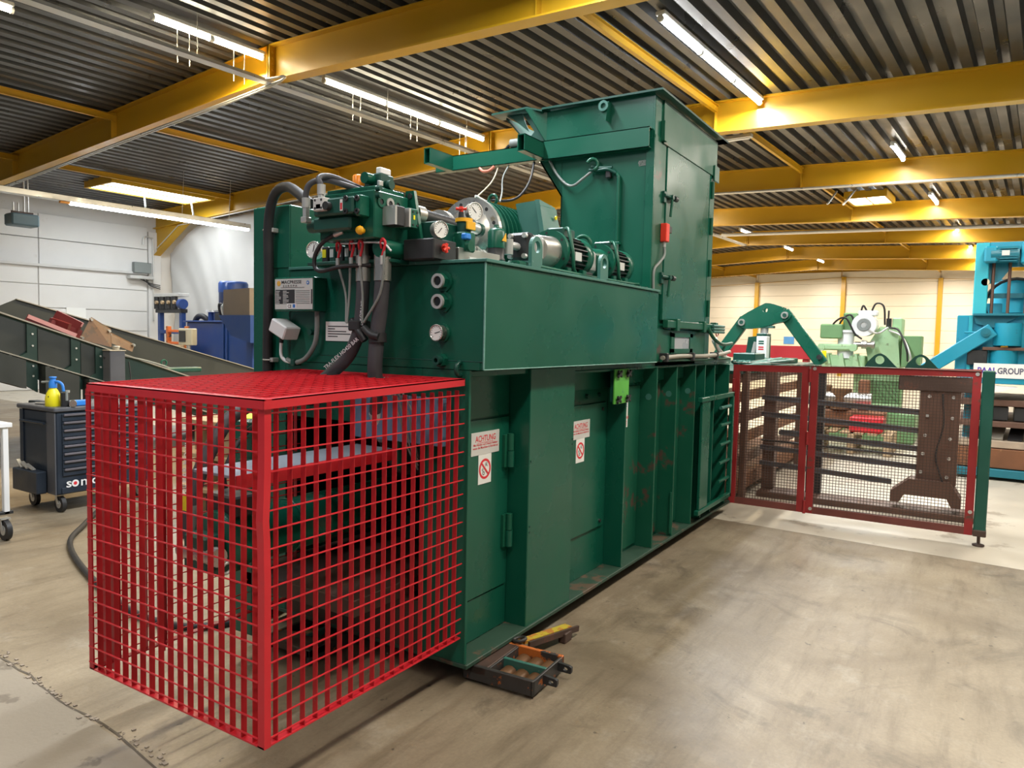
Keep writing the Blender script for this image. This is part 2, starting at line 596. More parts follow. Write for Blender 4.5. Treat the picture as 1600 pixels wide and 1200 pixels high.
# girders: one frame every 5 m, two sloping halves bolted at the ridge
def slope(v):
    return B(v[0], v[1], v[2]-.042*abs(v[1]-8.94))
def girder(s0, n):
    root = MB()
    g = None
    for i, (ta, tb) in enumerate(((8.94+.012, 21.45), (8.94-.012, -4.1))):
        mb = MB()
        mb.box(s0-.006, s0+.006, ta, tb, 5.155, 5.60)
        mb.box(s0-.10, s0+.10, ta, tb, 5.60, 5.62)
        mb.box(s0-.10, s0+.10, ta, tb, 5.135, 5.155)
        if g is None:
            g = mb.build('trim_%d' % n, YEL, xf=slope)
            struct(g)
        else:
            mb.build('half_girder', YEL, g, xf=slope)
        MB().box(s0-.10, s0+.10, ta, ta+(.02 if tb > ta else -.02), 5.12, 5.62).build('end_plate', YEL, g, xf=slope)
        bm_ = MB()
        for z in (5.2, 5.28, 5.36, 5.44, 5.52):
            for ds in (-.05, .05):
                d = .034 if tb > ta else -.034
                bm_.cyl((s0+ds, ta, z), (s0+ds, ta+d, z), .014, n=6, smooth=False)
        bm_.build('flange_bolts', YEL, g, xf=slope)
    # haunch at the left eave
    mb = MB()
    mb.prism([(s0-.006, 19.85, 5.155), (s0-.006, 21.45, 5.155), (s0-.006, 21.45, 4.36)], (.012, 0, 0))
    mb.bar((s0, 19.75, 5.15), (s0, 21.45, 4.34), .2, .02)
    mb.build('haunch', YEL, g, xf=slope)
    for t in (4.45, 13.4, 17.6):
        MB().box(s0-.10, s0+.10, t-.005, t+.005, 5.155, 5.60).build('stiffener', YEL, g, xf=slope)
    return g
GS = [6.495+5*k for k in range(-1, 8)]
for n, s0 in enumerate(GS):
    girder(s0, n+1)
# struts between the frames
def strut(s0, s1, t, n, w=.10, h=.10):
    z = roof(t)-.06
    mb = MB()
    mb.bar((s0+.01, t, z), (s1-.01, t, z), .09, .008)
    mb.bar((s0+.01, t, z-.05), (s1-.01, t, z-.05), .008, .10)
    mb.bar((s0+.03, t, z-.10), (s1-.03, t, z-.10), .06, .008)
    return struct(mb.build('trim_%d' % n, YEL, xf=XB))
n = 20
for k in range(len(GS)-1):
    for t in (4.45, 13.4, 17.55):
        strut(GS[k], GS[k+1], t, n); n += 1
# end columns on the far gable
for t in (4.40, 8.80, 13.3):
    struct(MB().box(41.22, 41.40, t-.1, t+.1, 0, roof(t)-.45).build('trim_%d' % n, YEL, xf=XB)); n += 1

# far gable wall: painted panels
wb = struct(MB().box(41.55, 41.7, -4.2, 21.6, 0, 5.8).build('wall_back', WALLC, xf=XB))
tj = [-4.2, -.1, 4.4, 8.8, 13.3, 17.6, 21.5]
for a, b in zip(tj, tj[1:]):
    z = 0
    for r in range(9):
        z1 = z+.605
        top = min(z1, 5.45)
        dz = random.choice((0, .006, .012))
        MB().box(41.42-dz, 41.56, a+.005, b-.005, z+.005, top-.005, .004).build('wall_panel', WALLC, wb, xf=XB)
        z = z1
# left wall
wl = struct(MB().box(-3.5, 41.6, 21.5, 21.7, 0, 5.2).build('wall_left', WALLW, xf=XB))
zs = [0, .42, 1.02, 1.60, 2.17, 2.78, 3.26, 3.97, 4.62]
sj = [-3.5, 3.34, 8.34, 11.22]
for a, b in zip(sj, sj[1:]):
    for k, (z0, z1) in enumerate(zip(zs, zs[1:])):
        d = .05 if k > 5 else 0
        MB().box(a+.008, b-.008, 21.455-d, 21.51, z0+.008, z1-.008, .008).build('wall_panel', WALLW, wl, xf=XB)
MB().box(11.24, 11.62, 21.40, 21.51, 0, 4.5, .01).build('corner_pier', WALLW, wl, xf=XB)
MB().box(-3.5, 11.2, 21.36, 21.45, 3.24, 3.31, .006).build('wall_ledge', M('wall_ledge', (.55, .54, .52), .6), wl, xf=XB)
# right wall, outside the frame
struct(MB().box(-3.5, 41.6, -4.4, -4.2, 0, 5.3).build('wall_right', M('grey_wall_paint', (.20, .20, .19), .7), xf=XB))

# roof lights
def skylight(n, s0, s1, t0, t1, rods):
    z0 = min(roof(t0), roof(t1))-.02
    wd = MB()
    for a in ((s0, s1, t0-.06, t0), (s0, s1, t1, t1+.06), (s0-.06, s0, t0-.06, t1+.06), (s1, s1+.06, t0-.06, t1+.06)):
        wd.box(a[0], a[1], a[2], a[3], z0-.12, z0+.06)
    wd = struct(wd.build('window_%d' % n, YEL, xf=XB))
    MB().box(s0, s1, t0, t1, z0-.09, z0-.07).build('pane', SKY, wd, xf=XB)
    MB().box(s0-.02, s1+.02, (t0+t1)/2-.015, (t0+t1)/2+.015, z0-.11, z0-.09).build('glazing_bar', YEL, wd, xf=XB)
    for a, b in rods:
        MB().cyl(a, b, .022, n=8).build('opener_rod', WHITE, wd, xf=XB)
skylight(1, 8.55, 11.05, 17.85, 19.1, [((9.35, 18.0, 5.05), (9.25, 17.7, 4.35)), ((10.55, 18.0, 5.05), (10.5, 17.7, 4.35))])
skylight(2, 19.8, 20.9, 3.4, 4.25, [((18.95, 4.3, 5.3), (17.7, 4.2, 4.8)), ((19.0, 3.9, 5.3), (16.5, 3.6, 4.55))])

# ============================================================ lamps and runs under the roof
def lampbody(name, label, s0, s1, t, z, tm, group=None, segs=2, wires=False, bodym=WHITE, h=.05, w=.09):
    th = thing(name, label, 'lamp', B((s0+s1)/2, t, z), group)
    MB().box(s0, s1, t-w/2, t+w/2, z+.035, z+.035+h, .008).build('housing', bodym, th, xf=XB)
    L = (s1-s0)/segs
    for k in range(segs):
        a, b = s0+k*L, s0+(k+1)*L
        MB().cyl((a+.03, t, z), (b-.03, t, z), .032, n=12).build('tube', tm, th, xf=XB)
        for q in (a+.015, b-.015):
            MB().cyl((q-.014, t, z), (q+.014, t, z), .04, n=10).build('end_cap', WHITE, th, xf=XB)
        if wires:
            for ds in (-.08, .08):
                MB().cyl(((a+b)/2+ds, t-.02, z-.45), ((a+b)/2+ds, t-.02, z+.05), .006, n=5).build('hanger_wire', GALV, th, xf=XB)
    return th
RT, RZ = 9.02, 5.44
lampbody('tube_lamp', 'short warm tube lamp cut off by the upper left corner of the photo', 2.6, 3.62, 9.85, 5.28, TUBE, segs=1)
lampbody('tube_lamp', 'lit tube lamp under the ridge ending at the nearest girder joint', 4.8, 6.38, RT, RZ, TUBE, segs=2, wires=True)
lampbody('tube_lamp', 'lit tube lamp under the ridge between first and second girder joint', 7.42, 11.3, RT, RZ, TUBE, segs=3, wires=True)
lampbody('tube_lamp', 'lit ridge tube lamp seen below the green arm of the hopper', 12.6, 16.2, RT, RZ, TUBE, segs=3)
lampbody('strip_lamp', 'bright cool white strip lamp right of the hopper top', 7.85, 11.42, 3.75, 5.29, TUBEC, segs=3, w=.12)
for k, (s0, s1) in enumerate(RIDGE[4:8]):
    lampbody('ridge_lamp', ['nearest of the four distant glowing lamps along the ridge', 'second of the four distant glowing lamps along the ridge', 'third of the four distant glowing lamps along the ridge', 'farthest of the four distant glowing lamps along the ridge'][k], s1-1.2, s1, 8.5, 5.38, TUBEN, 'distant lamps along the ridge', 1)
for k, (s0, s1) in enumerate(RIGHT[1:6]):
    lampbody('strip_lamp', ['glaring lamp under the deck right of the hopper, nearest of the right row', 'second lamp of the right row, beside the far skylight', 'third lamp of the right row, above the white pipe', 'fourth lamp of the right row, beside the turquoise machine top', 'farthest lamp of the right row, behind the turquoise machine'][k], s0+1.2, s1, 2.45, 5.22, TUBEN, 'lamps of the right row', 1)
# unlit fixture beyond the hopper lip
mb = thing('unlit_lamp', 'unlit grey lamp housing just right of the hopper lip under the girder', 'lamp', B(12.9, 4.7, 5.2))
MB().box(12.84, 12.96, 4.35, 5.6, 5.20, 5.27, .01).build('housing', GALV, mb, xf=XB)
MB().box(12.86, 12.94, 4.4, 5.55, 5.185, 5.20, .004).build('diffuser', WHITE, mb, xf=XB)
# trunking lamp at the left
th = thing('trunking_lamp', 'long hanging trunking lamp above the conveyor at the left', 'lamp', B(8.2, 16.3, 4.2))
MB().box(4.6, 11.1, 16.20, 16.40, 4.21, 4.32, .006).build('trunking', GALV, th, xf=XB)
MB().box(6.95, 11.08, 16.25, 16.35, 4.16, 4.21, .004).build('tube', TUBEC, th, xf=XB)
MB().box(6.75, 6.94, 16.26, 16.34, 4.17, 4.21, .004).build('end_cap', M('amber_cap', (.7, .3, .05), .5), th, xf=XB)
for s in (5.4, 9.35, 10.55):
    MB().cyl((s, 16.3, 4.27), (s+.05, 16.3, roof(16.3)), .006, n=5).build('hanger_wire', GALV, th, xf=XB)
# cable tray along the ridge
th = thing('cable_tray', 'long galvanised cable tray running under the ridge girder joints', 'cable tray', B(7, 8.86, 5.05))
MB().box(2.5, 26, 8.78, 8.94, 5.055, 5.062).build('tray_bottom', GALV, th, xf=XB)
for t in (8.78, 8.936):
    MB().box(2.5, 26, t, t+.004, 5.055, 5.095).build('tray_side', GALV, th, xf=XB)
for s in (5.3, 8.6, 10.6, 13.5):
    MB().cyl((s, 8.86, 5.06), (s, 8.86, roof(8.86)), .005, n=5).build('hanger_wire', GALV, th, xf=XB)
MB().tube([(2.5, 8.84, 5.07), (8, 8.84, 5.07), (26, 8.84, 5.07)], .011, 6, 1).build('cable', GREYC, th, xf=XB)
# conduit pair along the first girder
mb = MB()
for d in (0, .05):
    mb.tube([(6.2, 8.72, 5.05), (6.30+d*.3, 8.45, 5.06), (6.36-d, 9.3, 4.99), (6.36-d, 14, 4.76), (6.36-d, 20, 4.46)], .014, 6, 4)
tag(mb.build('conduit_pair', GALV, xf=XB), 'pair of grey conduit pipes clipped under the nearest girder', 'pipe')
mb = MB().tube([(11.36, 8, 5.12), (11.36, 20, 4.60), (11.36, 21.2, 4.0)], .014, 6, 1)
tag(mb.build('conduit', GALV, xf=XB), 'thin pipe under the second girder down to the curtain corner', 'pipe')
for k, (s, r, lb) in enumerate(((16.3, .03, 'white pipe along the third girder, just right of the hopper'), (23.0, .05, 'long white pipe crossing the hall below the far skylight'))):
    mb = MB()
    mb.tube([(s, 7.5 if k == 0 else 8.6, 5.04), (s, 4, 4.90), (s, -3, 4.66)], r, 8, 1)
    tag(mb.build('ceiling_pipe', WHITE if k else GALV, xf=XB), lb, 'pipe')
# unit heater hanging near the left wall
th = thing('unit_heater', 'dark blue-green heater box hanging by the left wall', 'heater', B(7.08, 19, 3.92))
MB().box(6.80, 7.36, 18.8, 19.25, 3.93, 4.20, .03).build('casing', M('heater_casing', (.10, .16, .19), .5), th, xf=XB)
for s in (6.9, 7.0, 7.12, 7.2):
    MB().cyl((s, 19, 4.2), (s, 19, roof(19)-.02 if s > 7 else 4.45), .018, n=8).build('pipe', GALV, th, xf=XB)
MB().box(6.86, 7.3, 18.98, 19.02, 4.21, 4.26).build('bracket', RUSTD, th, xf=XB)
# wall gear by the corner
th = thing('junction_box', 'grey junction box with cables on the left wall beside the curtain', 'electrical box', B(11.1, 21.3, 3.1))
MB().box(10.75, 11.25, 21.25, 21.40, 3.28, 3.58, .01).build('casing', GREYC, th, xf=XB)
MB().box(10.6, 11.3, 21.2, 21.40, 3.1, 3.2, .01).build('shelf_tray', GALV, th, xf=XB)
for k in range(3):
    MB().tube([(10.9+.1*k, 21.3, 3.12), (11.2, 21.28, 3.0-.03*k), (11.5, 21.25, 2.95-.05*k)], .014, 6).build('cable', BLACK, th, xf=XB)
MB().tube([(11.35, 21.36, 1.9), (11.35, 21.36, 4.1), (11.30, 21.36, 4.3), (11.1, 21.36, 4.33), (11.05, 21.36, 4.1)], .022, 8).build('conduit', GALV, th, xf=XB)
th = thing('wall_notice', 'small white paper notice on the left wall above the conveyor', 'notice', B(9.0, 21.4, 1.9))
MB().box(9.0, 9.5, 21.44, 21.452, 1.92, 2.2).build('sheet', SIGN, th, xf=XB)

# curtain under the second girder
mb = MB()
V, F = [], []
NT, NZ = 150, 24
for i in range(NT+1):
    t = 13.9+7.2*i/NT
    top = roof(t)-.50 if t < 19.6 else roof(t)-.5-(t-19.6)*.48
    for j in range(NZ+1):
        f = j/NZ
        z = top*(1-f)+.25*f
        tt = t
        # cloth gathers towards the left corner, fold lines run down to the right
        g = max(0, (t-15.5)/5.5)
        ph = (t-1.9*(1-f)*g)*6.0
        y = .022*math.sin(ph)*(.25+g)+.014*math.sin(ph*2.3+1)*g+.03*math.sin(t*1.7+f*2)
        V.append((11.72+y, tt-.9*g*(1-f)*f, z))
for i in range(NT):
    for j in range(NZ):
        a = i*(NZ+1)+j
        F.append((a, a+1, a+NZ+2, a+NZ+1))
mb.add(V, F, True)
cu = mb.build('curtain', CLOTH, xf=XB)
sd = cu.modifiers.new('thick', 'SOLIDIFY'); sd.thickness = .004
tag(cu, 'grey-white tarpaulin curtain hanging in folds under the second girder', 'curtain')
# ============================================================ the baling press
X0, Y0, YL = 2.745, 1.944, 3.42
P = thing('baling_press', 'big dark green channel baling press with tall hopper, in the middle of the hall', 'machine', (4.9, 2.7, 0.09))
def pp(mb, name, mat=None, parent=None):
    return mb.build(name, mat or GREEN, parent or P)
def bx(name, *a, mat=None, bev=.003, parent=None):
    return pp(MB().box(*a, bev), name, mat, parent)
YP = 2.077
# body shell
bx('bottom_plate', X0, 7.15, Y0-.012, YL, .09, .112, mat=M('dirty_base', (.022, .062, .040), .6, var=.3, vs=5, wear=(.10, .07, .045), wa=.55, ws=6))
bx('left_wall', X0+.02, 7.1, YL-.03, YL, .112, 1.47)
bx('top_plate', X0+.02, 7.1, Y0+.02, YL, 1.462, 1.49)
fp = bx('front_plate', X0, X0+.018, Y0, 2.22, .112, 1.497)
bx('front_plate', X0, X0+.018, 3.17, YL, .112, 1.497)
bx('front_plate', X0, X0+.018, 2.22, 3.17, 1.20, 1.497)
bx('front_sill', X0, X0+.05, 2.22, 3.17, .112, .36, mat=RUSTD)
bx('inner_plate', 3.35, 3.37, 2.1, 3.39, .112, 1.46, mat=GREEND)
pp(MB().box(2.70, 2.742, 2.06, 2.64, 1.135, 1.36, .004), 'guide_bracket', M('blue_grey_plate', (.12, .22, .34), .45, var=.15))
for y in (2.12, 2.32):
    pp(MB().box(2.69, 2.745, y, y+.02, 1.0, 1.14, .003), 'bracket_rib', GREEND)
pp(MB().torus((2.74, Y0+.05, 1.50), (0, 1, 0), .03, .012, 14, 6), 'lifting_ring', GREEND)
# side: wall panels between the stiffeners
bx('side_wall', X0+.02, 7.08, YP, YP+.02, .112, 1.462, mat=GREEN)
# first bay: upper strip, hinged access door, lower strip
pp(MB().box(X0+.02, 3.295, YP-.006, YP+.002, 1.243, 1.455, .002), 'upper_strip')
d1 = pp(MB().box(X0+.02, 3.285, YP-.014, YP-.001, .335, 1.236, .003), 'access_door')
pp(MB().box(X0+.02, 3.295, YP-.006, YP+.002, .115, .328, .002), 'lower_strip')
for z0 in (.97, .545):
    h = MB()
    h.cyl((3.262, YP-.04, z0), (3.262, YP-.04, z0+.085), .021, n=12)
    pp(h, 'hinge_lower', GREEN, d1)
    h = MB()
    h.cyl((3.262, YP-.04, z0+.088), (3.262, YP-.04, z0+.175), .018, n=12)
    h.box(3.222, 3.267, YP-.03, YP-.01, z0, z0+.17)
    pp(h, 'hinge_upper', GREENW, d1)
# boxed stiffener
bxs = pp(MB().box(3.30, 3.805, Y0, YP, .108, 1.49, .004), 'box_stiffener', GREEN)
for x, z in ((3.32, .62), (3.32, .65), (3.32, 1.0), (3.79, 1.07), (3.79, 1.04)):
    pp(MB().cyl((x, Y0-.004, z), (x, Y0, z), .006, n=6), 'screw', GREEND, bxs)
# second bay
pp(MB().box(3.81, 4.55, YP-.03, YP, 1.33, 1.45, .004), 'upper_channel', GREEN)
d2 = pp(MB().box(3.815, 4.50, YP-.016, YP, .40, 1.235, .004), 'cover_panel', GREEN)
for x in (3.86, 4.44):
    for z in (.44, 1.19):
        pp(MB().cyl((x, YP-.026, z), (x, YP-.016, z), .012, n=6, smooth=False), 'bolt', DARKM, d2)
for x, z in ((4.22, 1.285), (4.4, 1.285)):
    pp(MB().cyl((x, YP-.02, z), (x, YP, z), .014, n=8), 'bolt', GREEND)
# plate ribs with holes
for k, (x, zt, hole) in enumerate(((4.562, 1.45, 1.235), (5.12, 1.455, 1.235), (5.545, 1.45, 1.235), (6.0, 1.45, 1.235), (6.26, 1.45, 0), (6.54, 1.44, 0), (7.0, 1.44, 0))):
    r = pp(MB().box(x-.009, x+.009, Y0, YP, .112, zt, .002), 'side_rib', GREENW if k in (1, 2, 3) else GREEN)
    if hole:
        pp(MB().cyl((x-.0105, 2.005, hole), (x+.0105, 2.005, hole), .024, n=16), 'rib_hole', TEALG, r)
pp(MB().box(5.52, 5.56, Y0+.006, Y0+.02, .13, .46, .002), 'rib_patch', GREENW)
for a, b in ((4.575, 5.11), (5.13, 5.535), (5.555, 5.99), (6.01, 6.25), (6.27, 6.53), (6.55, 6.99)):
    pp(MB().box(a, b, YP-.03, YP, 1.345, 1.44, .004), 'upper_channel', GREEN)
    pp(MB().box(a+.02, b-.02, YP-.012, YP, .14, 1.32, .004), 'wall_plate', GREENW)
pp(MB().box(5.11, 6.02, Y0+.02, Y0+.055, 1.452, 1.49, .003), 'top_angle', GREEN)
pp(MB().box(3.81, 7.05, Y0+.01, YP, 1.447, 1.464, .003), 'top_flange', GREEN)
for x0, za, zb in ((5.66, .98, 1.19), (5.66, .53, .78)):
    h = MB(); h.cyl((x0, YP-.04, za), (x0, YP-.04, zb), .024, n=12); h.box(x0-.03, x0, YP-.045, YP, za, zb)
    pp(h, 'hinge', GREEN)
# bright green plate on the first rib
gp = pp(MB().box(4.33, 4.56, Y0-.016, Y0-.004, 1.235, 1.46, .003), 'bright_green_plate', GLIME)
pp(MB().box(4.34, 4.56, Y0-.004, Y0+.02, 1.25, 1.45), 'spacer', GREEND)
for x in (4.375, 4.525):
    for z in (1.265, 1.43):
        q = MB(); q.cyl((x, Y0-.035, z), (x, Y0-.016, z), .014, n=6, smooth=False)
        q.bar((x-.03, Y0-.03, z-.02), (x+.03, Y0-.03, z+.018), .012, .014); q.bar((x-.026, Y0-.03, z+.02), (x+.03, Y0-.03, z-.018), .010, .012)
        pp(q, 'wing_bolt', BLACK, gp)
# guard ladder frame near the outlet
lf = MB()
for z in (1.16, .20):
    lf.box(6.03, 7.02, Y0-.055, Y0-.015, z-.02, z+.02, .004)
lf.box(6.98, 7.02, Y0-.055, Y0-.015, .18, 1.18, .004)
lf.box(6.08, 6.30, Y0-.045, Y0-.02, .22, 1.14, .004)
lf = pp(lf, 'ladder_frame', GREEN)
for z in (.37, .54, .71, .89, 1.05):
    pp(MB().cyl((6.66, Y0-.03, z), (6.99, Y0-.03, z), .016, n=10), 'rung', TEALG if z > 1 else GREEN, lf)
bx('outlet_box', 7.02, 7.30, 2.10, 2.6, 1.17, 1.45)
bx('outlet_frame', 7.08, 7.16, 2.0, YL, .112, 1.2, mat=GREEND)
# hydraulic ram seen in the cage
ram = MB(); ram.lathe((1.95, 2.70, .745), (1, 0, 0), [(.0, 0), (.135, 0), (.14, .01), (.14, .10), (.122, .105), (.122, .55), (.126, .555), (.126, .60), (.122, .605), (.122, 1.4)], 32)
ram = pp(ram, 'ram_cylinder', GREEN)
pp(MB().torus((2.34, 2.70, .745), (1, 0, 0), .124, .006, 32, 6), 'weld_ring', GREEN, ram)
pp(MB().box(1.86, 1.95, 2.62, 2.78, .65, .80, .01), 'clevis', GREEND, ram)
pp(MB().box(1.98, 2.10, 2.60, 2.80, .86, .95, .008), 'port_block', DARKM, ram)
pp(MB().cyl((1.89, 2.58, .72), (1.89, 2.82, .72), .04, n=14), 'pin', STEEL, ram)
pp(MB().torus((1.94, 2.60, .66), (0, 1, .2), .025, .008, 14, 6), 'pin_ring', GALV, ram)
for z in (.55, .95):
    bx('tie_beam', 2.35, 3.35, 3.0, 3.06, z, z+.07, mat=GREEND)
bx('ram_bed', 2.40, 3.35, 2.32, 3.1, .36, .44, mat=RUSTD)
bx('bed_post', 2.40, 2.52, 3.02, 3.16, .112, 1.2, mat=GREEN)
sh = pp(MB().box(1.80, 2.72, 2.36, 2.62, 1.085, 1.097, .002), 'step_plate', M('blue_grey_tread', (.27, .33, .40), .4, .2, var=.15))
pp(MB().box(1.80, 2.72, 2.352, 2.36, 1.045, 1.10, .002), 'step_lip', RED, sh)
pp(MB().box(2.0, 2.72, 2.40, 2.60, 1.03, 1.085, .01), 'step_bracket', GREEND, sh)
# hoses in the cage
pp(MB().tube([(2.72, 2.9, 1.30), (2.45, 2.9, 1.33), (2.20, 2.9, 1.26), (2.06, 2.9, 1.08), (1.99, 2.9, .92), (1.97, 2.9, .76), (1.98, 2.84, .70), (1.98, 2.80, .745)], .034, 12, 6), 'ram_hose', HOSE)
pp(MB().cyl((1.985, 2.9, .76), (1.99, 2.9, .88), .039, n=12), 'hose_sleeve', GREYC)
pp(MB().box(1.945, 1.955, 2.87, 2.91, .86, .93), 'yellow_tag', YELB)
text('420 BAR MOVING', (1.955, 2.90, .92), (.12, 0, 1), (-1, .4, .12), .036, WHITE, P, 'hose_lettering')
pp(MB().tube([(2.66, 2.40, 1.42), (2.70, 2.47, 1.28), (2.79, 2.48, 1.10), (2.86, 2.45, .98), (2.98, 2.40, .96)], .032, 12, 6), 'ram_hose', HOSE)
pp(MB().cyl((2.705, 2.475, 1.27), (2.775, 2.48, 1.13), .037, n=14), 'hose_ferrule', GALV)
for k in range(4):
    pp(MB().tube([(2.62, 2.35-.02*k, 1.45), (2.67, 2.30-.03*k, 1.28), (2.70, 2.28-.02*k, 1.14), (2.76, 2.25, 1.0+.02*k)], .005, 5), 'signal_wire', GREYC)
pp(MB().tube([(2.15, 2.85, .86), (2.1, 2.83, 1.0), (2.2, 2.85, 1.15), (2.4, 2.9, 1.25)], .012, 6), 'thin_hose', BLACK)

# ------------------------------------------------ cabinet and oil tank
cab = pp(MB().box(X0, 4.35, 3.139, YL, 1.49, 2.337, .006), 'tall_cabinet')
bx('cabinet_front', X0-.012, X0, 3.30, YL+.002, 1.30, 2.33, parent=cab)
pp(MB().box(X0-.006, X0, 3.139, 3.30, 2.0, 2.33, .002), 'cabinet_door', GREEN, cab)
TX, TY = 4.885, 1.866
tank = pp(MB().box(X0, TX, TY, 3.139, 1.497, 1.985, .005), 'oil_tank')
pp(MB().box(X0-.012, TX, TY-.012, 3.139, 1.985, 2.0, .002), 'tank_lid', TEALG, tank)
wd = MB()
wd.tube([(X0-.001, TY, 1.50), (X0-.001, TY, 1.985)], .005, 6, 1)
wd.tube([(X0, TY-.001, 1.500), (TX, TY-.001, 1.500)], .0035, 6, 1)
pp(wd, 'weld_bead', M('pale_weld', (.16, .34, .30), .45, var=.5, vs=40), tank)
wd = MB(); wd.tube([(X0-.001, TY, 1.536), (X0-.001, 2.9, 1.536)], .0035, 6, 1)
pp(wd, 'weld_bead', GREEND, tank)
bx('tank_step', X0-.004, X0, TY+.02, 3.13, 1.497, 1.533)
# gauges and sight glasses on the tank front
def gauge(c, axis, R, parent=P, depth=.035):
    c, a = Vector(c), Vector(axis).normalized()
    g = MB().lathe(c, a, [(R*.9, 0), (R, .004), (R, depth), (R*1.08, depth), (R*1.08, depth+.007), (R*.95, depth+.007), (R*.93, depth+.002)], 24)
    g = pp(g, 'gauge', STEEL, parent)
    return g, c+a*(depth+.002)
def dial(g, c, axis, R, ang, root=P):
    a = Vector(axis).normalized()
    MB().cyl(c, c+a*.0015, R*.92, n=24, smooth=False).build('dial', DIAL, g)
    u = Vector((0, 0, 1)); r = u.cross(a)
    d = u*math.cos(ang)+r*math.sin(ang)
    MB().bar(c+a*.0025-d*R*.25, c+a*.0025+d*R*.62, R*.09, .001, a).build('needle', INKB, g)
    mb = MB()
    for k in range(13):
        q = -2.3+4.6*k/12
        e = u*math.cos(q)+r*math.sin(q)
        mb.bar(c+a*.002+e*R*.7, c+a*.002+e*R*.84, R*.05, .001, a)
    mb.build('tick_marks', INKB, g)
for z in (1.902, 1.808):
    sg = pp(MB().cyl((X0-.012, 2.098, z), (X0, 2.098, z), .05, n=24), 'sight_glass', GREEN)
    pp(MB().cyl((X0-.04, 2.098, z), (X0-.012, 2.098, z), .038, n=6, smooth=False), 'hex_nut', GREEN, sg)
    pp(MB().lathe_closed((X0-.04, 2.098, z), (-1, 0, 0), [(.022, 0), (.034, 0), (.034, .014), (.022, .014)], 24), 'bezel', GALV, sg)
    pp(MB().cyl((X0-.046, 2.098, z), (X0-.04, 2.098, z), .023, n=20), 'glass', GLASSD, sg)
g, c = gauge((X0-.012, 2.10, 1.664), (-1, 0, 0), .036)
dial(g, c, (-1, 0, 0), .036, 1.3)
pp(MB().cyl((X0-.012, 2.10, 1.664), (X0, 2.10, 1.664), .045, n=20), 'gauge_boss', GREEN)
pl = pp(MB().cyl((X0-.03, 2.098, 1.537), (X0, 2.098, 1.537), .032, n=6, smooth=False), 'drain_plug', GREEN)
pp(MB().lathe_closed((X0-.055, 2.098, 1.537), (1, 0, 0), [(.011, 0), (.022, 0), (.022, .026), (.011, .026)], 16), 'plug_collar', GREEND, pl)
# name plate box
nb = pp(MB().box(2.655, X0, 2.860, 3.152, 1.762, 1.938, .004), 'name_plate_box')
np_ = pp(MB().box(2.652, 2.656, 2.866, 3.148, 1.772, 1.930), 'name_plate', SIGNG, nb)
xp = 2.6515
def flat(name, y0, y1, z0, z1, mat, parent, x=xp, d=.0006):
    return pp(MB().box(x-d, x, y0, y1, z0, z1), name, mat, parent)
text('MACPRESSE', (xp, 3.098, 1.905), RY, UZ, .0235, INKB, nb, fit=.150)
text('E U R O P A', (xp, 3.085, 1.888), RY, UZ, .015, INKB, nb, fit=.105)
flat('printed_line', 2.925, 3.10, 1.883, 1.885, INKB, nb)
pp(MB().cyl((xp-.0008, 3.118, 1.907), (xp, 3.118, 1.907), .014, n=20), 'round_emblem', GOLD, nb)
pp(MB().cyl((xp-.0008, 2.900, 1.908), (xp, 2.900, 1.908), .010, n=20), 'round_emblem', BLUEI, nb)
pp(MB().cyl((xp-.0016, 2.900, 1.908), (xp-.0008, 2.900, 1.908), .0045, n=12), 'emblem_core', SIGN, nb)
flat('black_field', 2.997, 3.143, 1.800, 1.874, INKB, nb)
flat('black_field', 2.868, 2.876, 1.800, 1.874, INKB, nb)
mb = MB()
for k in range(9):
    z = 1.868-.0078*k
    for y, l in ((3.139, random.uniform(.022, .042)), (3.085, random.uniform(.025, .05))):
        mb.box(xp-.0012, xp-.0006, y-l, y, z-.0035, z)
pp(mb, 'printed_rows', SIGNG, nb)
mb = MB()
for k in range(8):
    mb.box(xp-.0006, xp, 2.885, 2.990, 1.866-.0092*k, 1.868-.0092*k)
pp(mb, 'ruled_lines', DARKM, nb)
flat('ce_label', 2.985, 3.055, 1.775, 1.802, WHITE, nb, d=.0009)
text('CE', (xp-.0009, 3.048, 1.780), RY, UZ, .023, INKB, nb, 'ce_mark')
flat('blue_square', 2.992, 3.010, 1.780, 1.798, BLUEI, nb, d=.0014)
# switch box, conduit, label
sw = MB()
cx = Vector((2.68, 3.105, 1.668))
u = Vector((0, -math.cos(.42), -math.sin(.42)))*.062
v = Vector((0, -math.sin(.42), math.cos(.42)))*.036
pp(sw.obox(cx, (.052, 0, 0), u, v, .006), 'limit_switch_box', WHITE)
pp(MB().cyl((2.70, 3.15, 1.63), (2.70, 3.155, 1.595), .012, n=10), 'cable_gland', BLACK)
pp(MB().tube([(2.70, 3.155, 1.60), (2.70, 3.155, 1.53), (2.705, 3.13, 1.50), (2.71, 3.08, 1.49)], .009, 8), 'white_cable', WHITE)
pp(MB().tube([(2.71, 2.895, 1.765), (2.71, 2.895, 1.66), (2.71, 2.915, 1.585), (2.71, 2.98, 1.515), (2.71, 3.06, 1.492), (2.71, 3.12, 1.505)], .013, 10), 'conduit', GREYC)
pp(MB().box(2.69, X0, 3.045, 3.075, 1.475, 1.51, .004), 'conduit_clip', GREEND)
pp(MB().cyl((2.70, 2.94, 1.655), (X0, 2.94, 1.655), .016, n=8), 'cable_boss', GREEND)
lb = pp(MB().box(X0-.005, X0-.001, 2.655, 2.862, 1.612, 1.712), 'white_notice', SIGN)
mb = MB()
for k, l in enumerate((.15, .05, .13, .16, .07)):
    mb.box(X0-.0057, X0-.005, 2.845-l, 2.845, 1.688-.013*k-.003, 1.688-.013*k+.002)
pp(mb, 'notice_lines', INKB, lb)
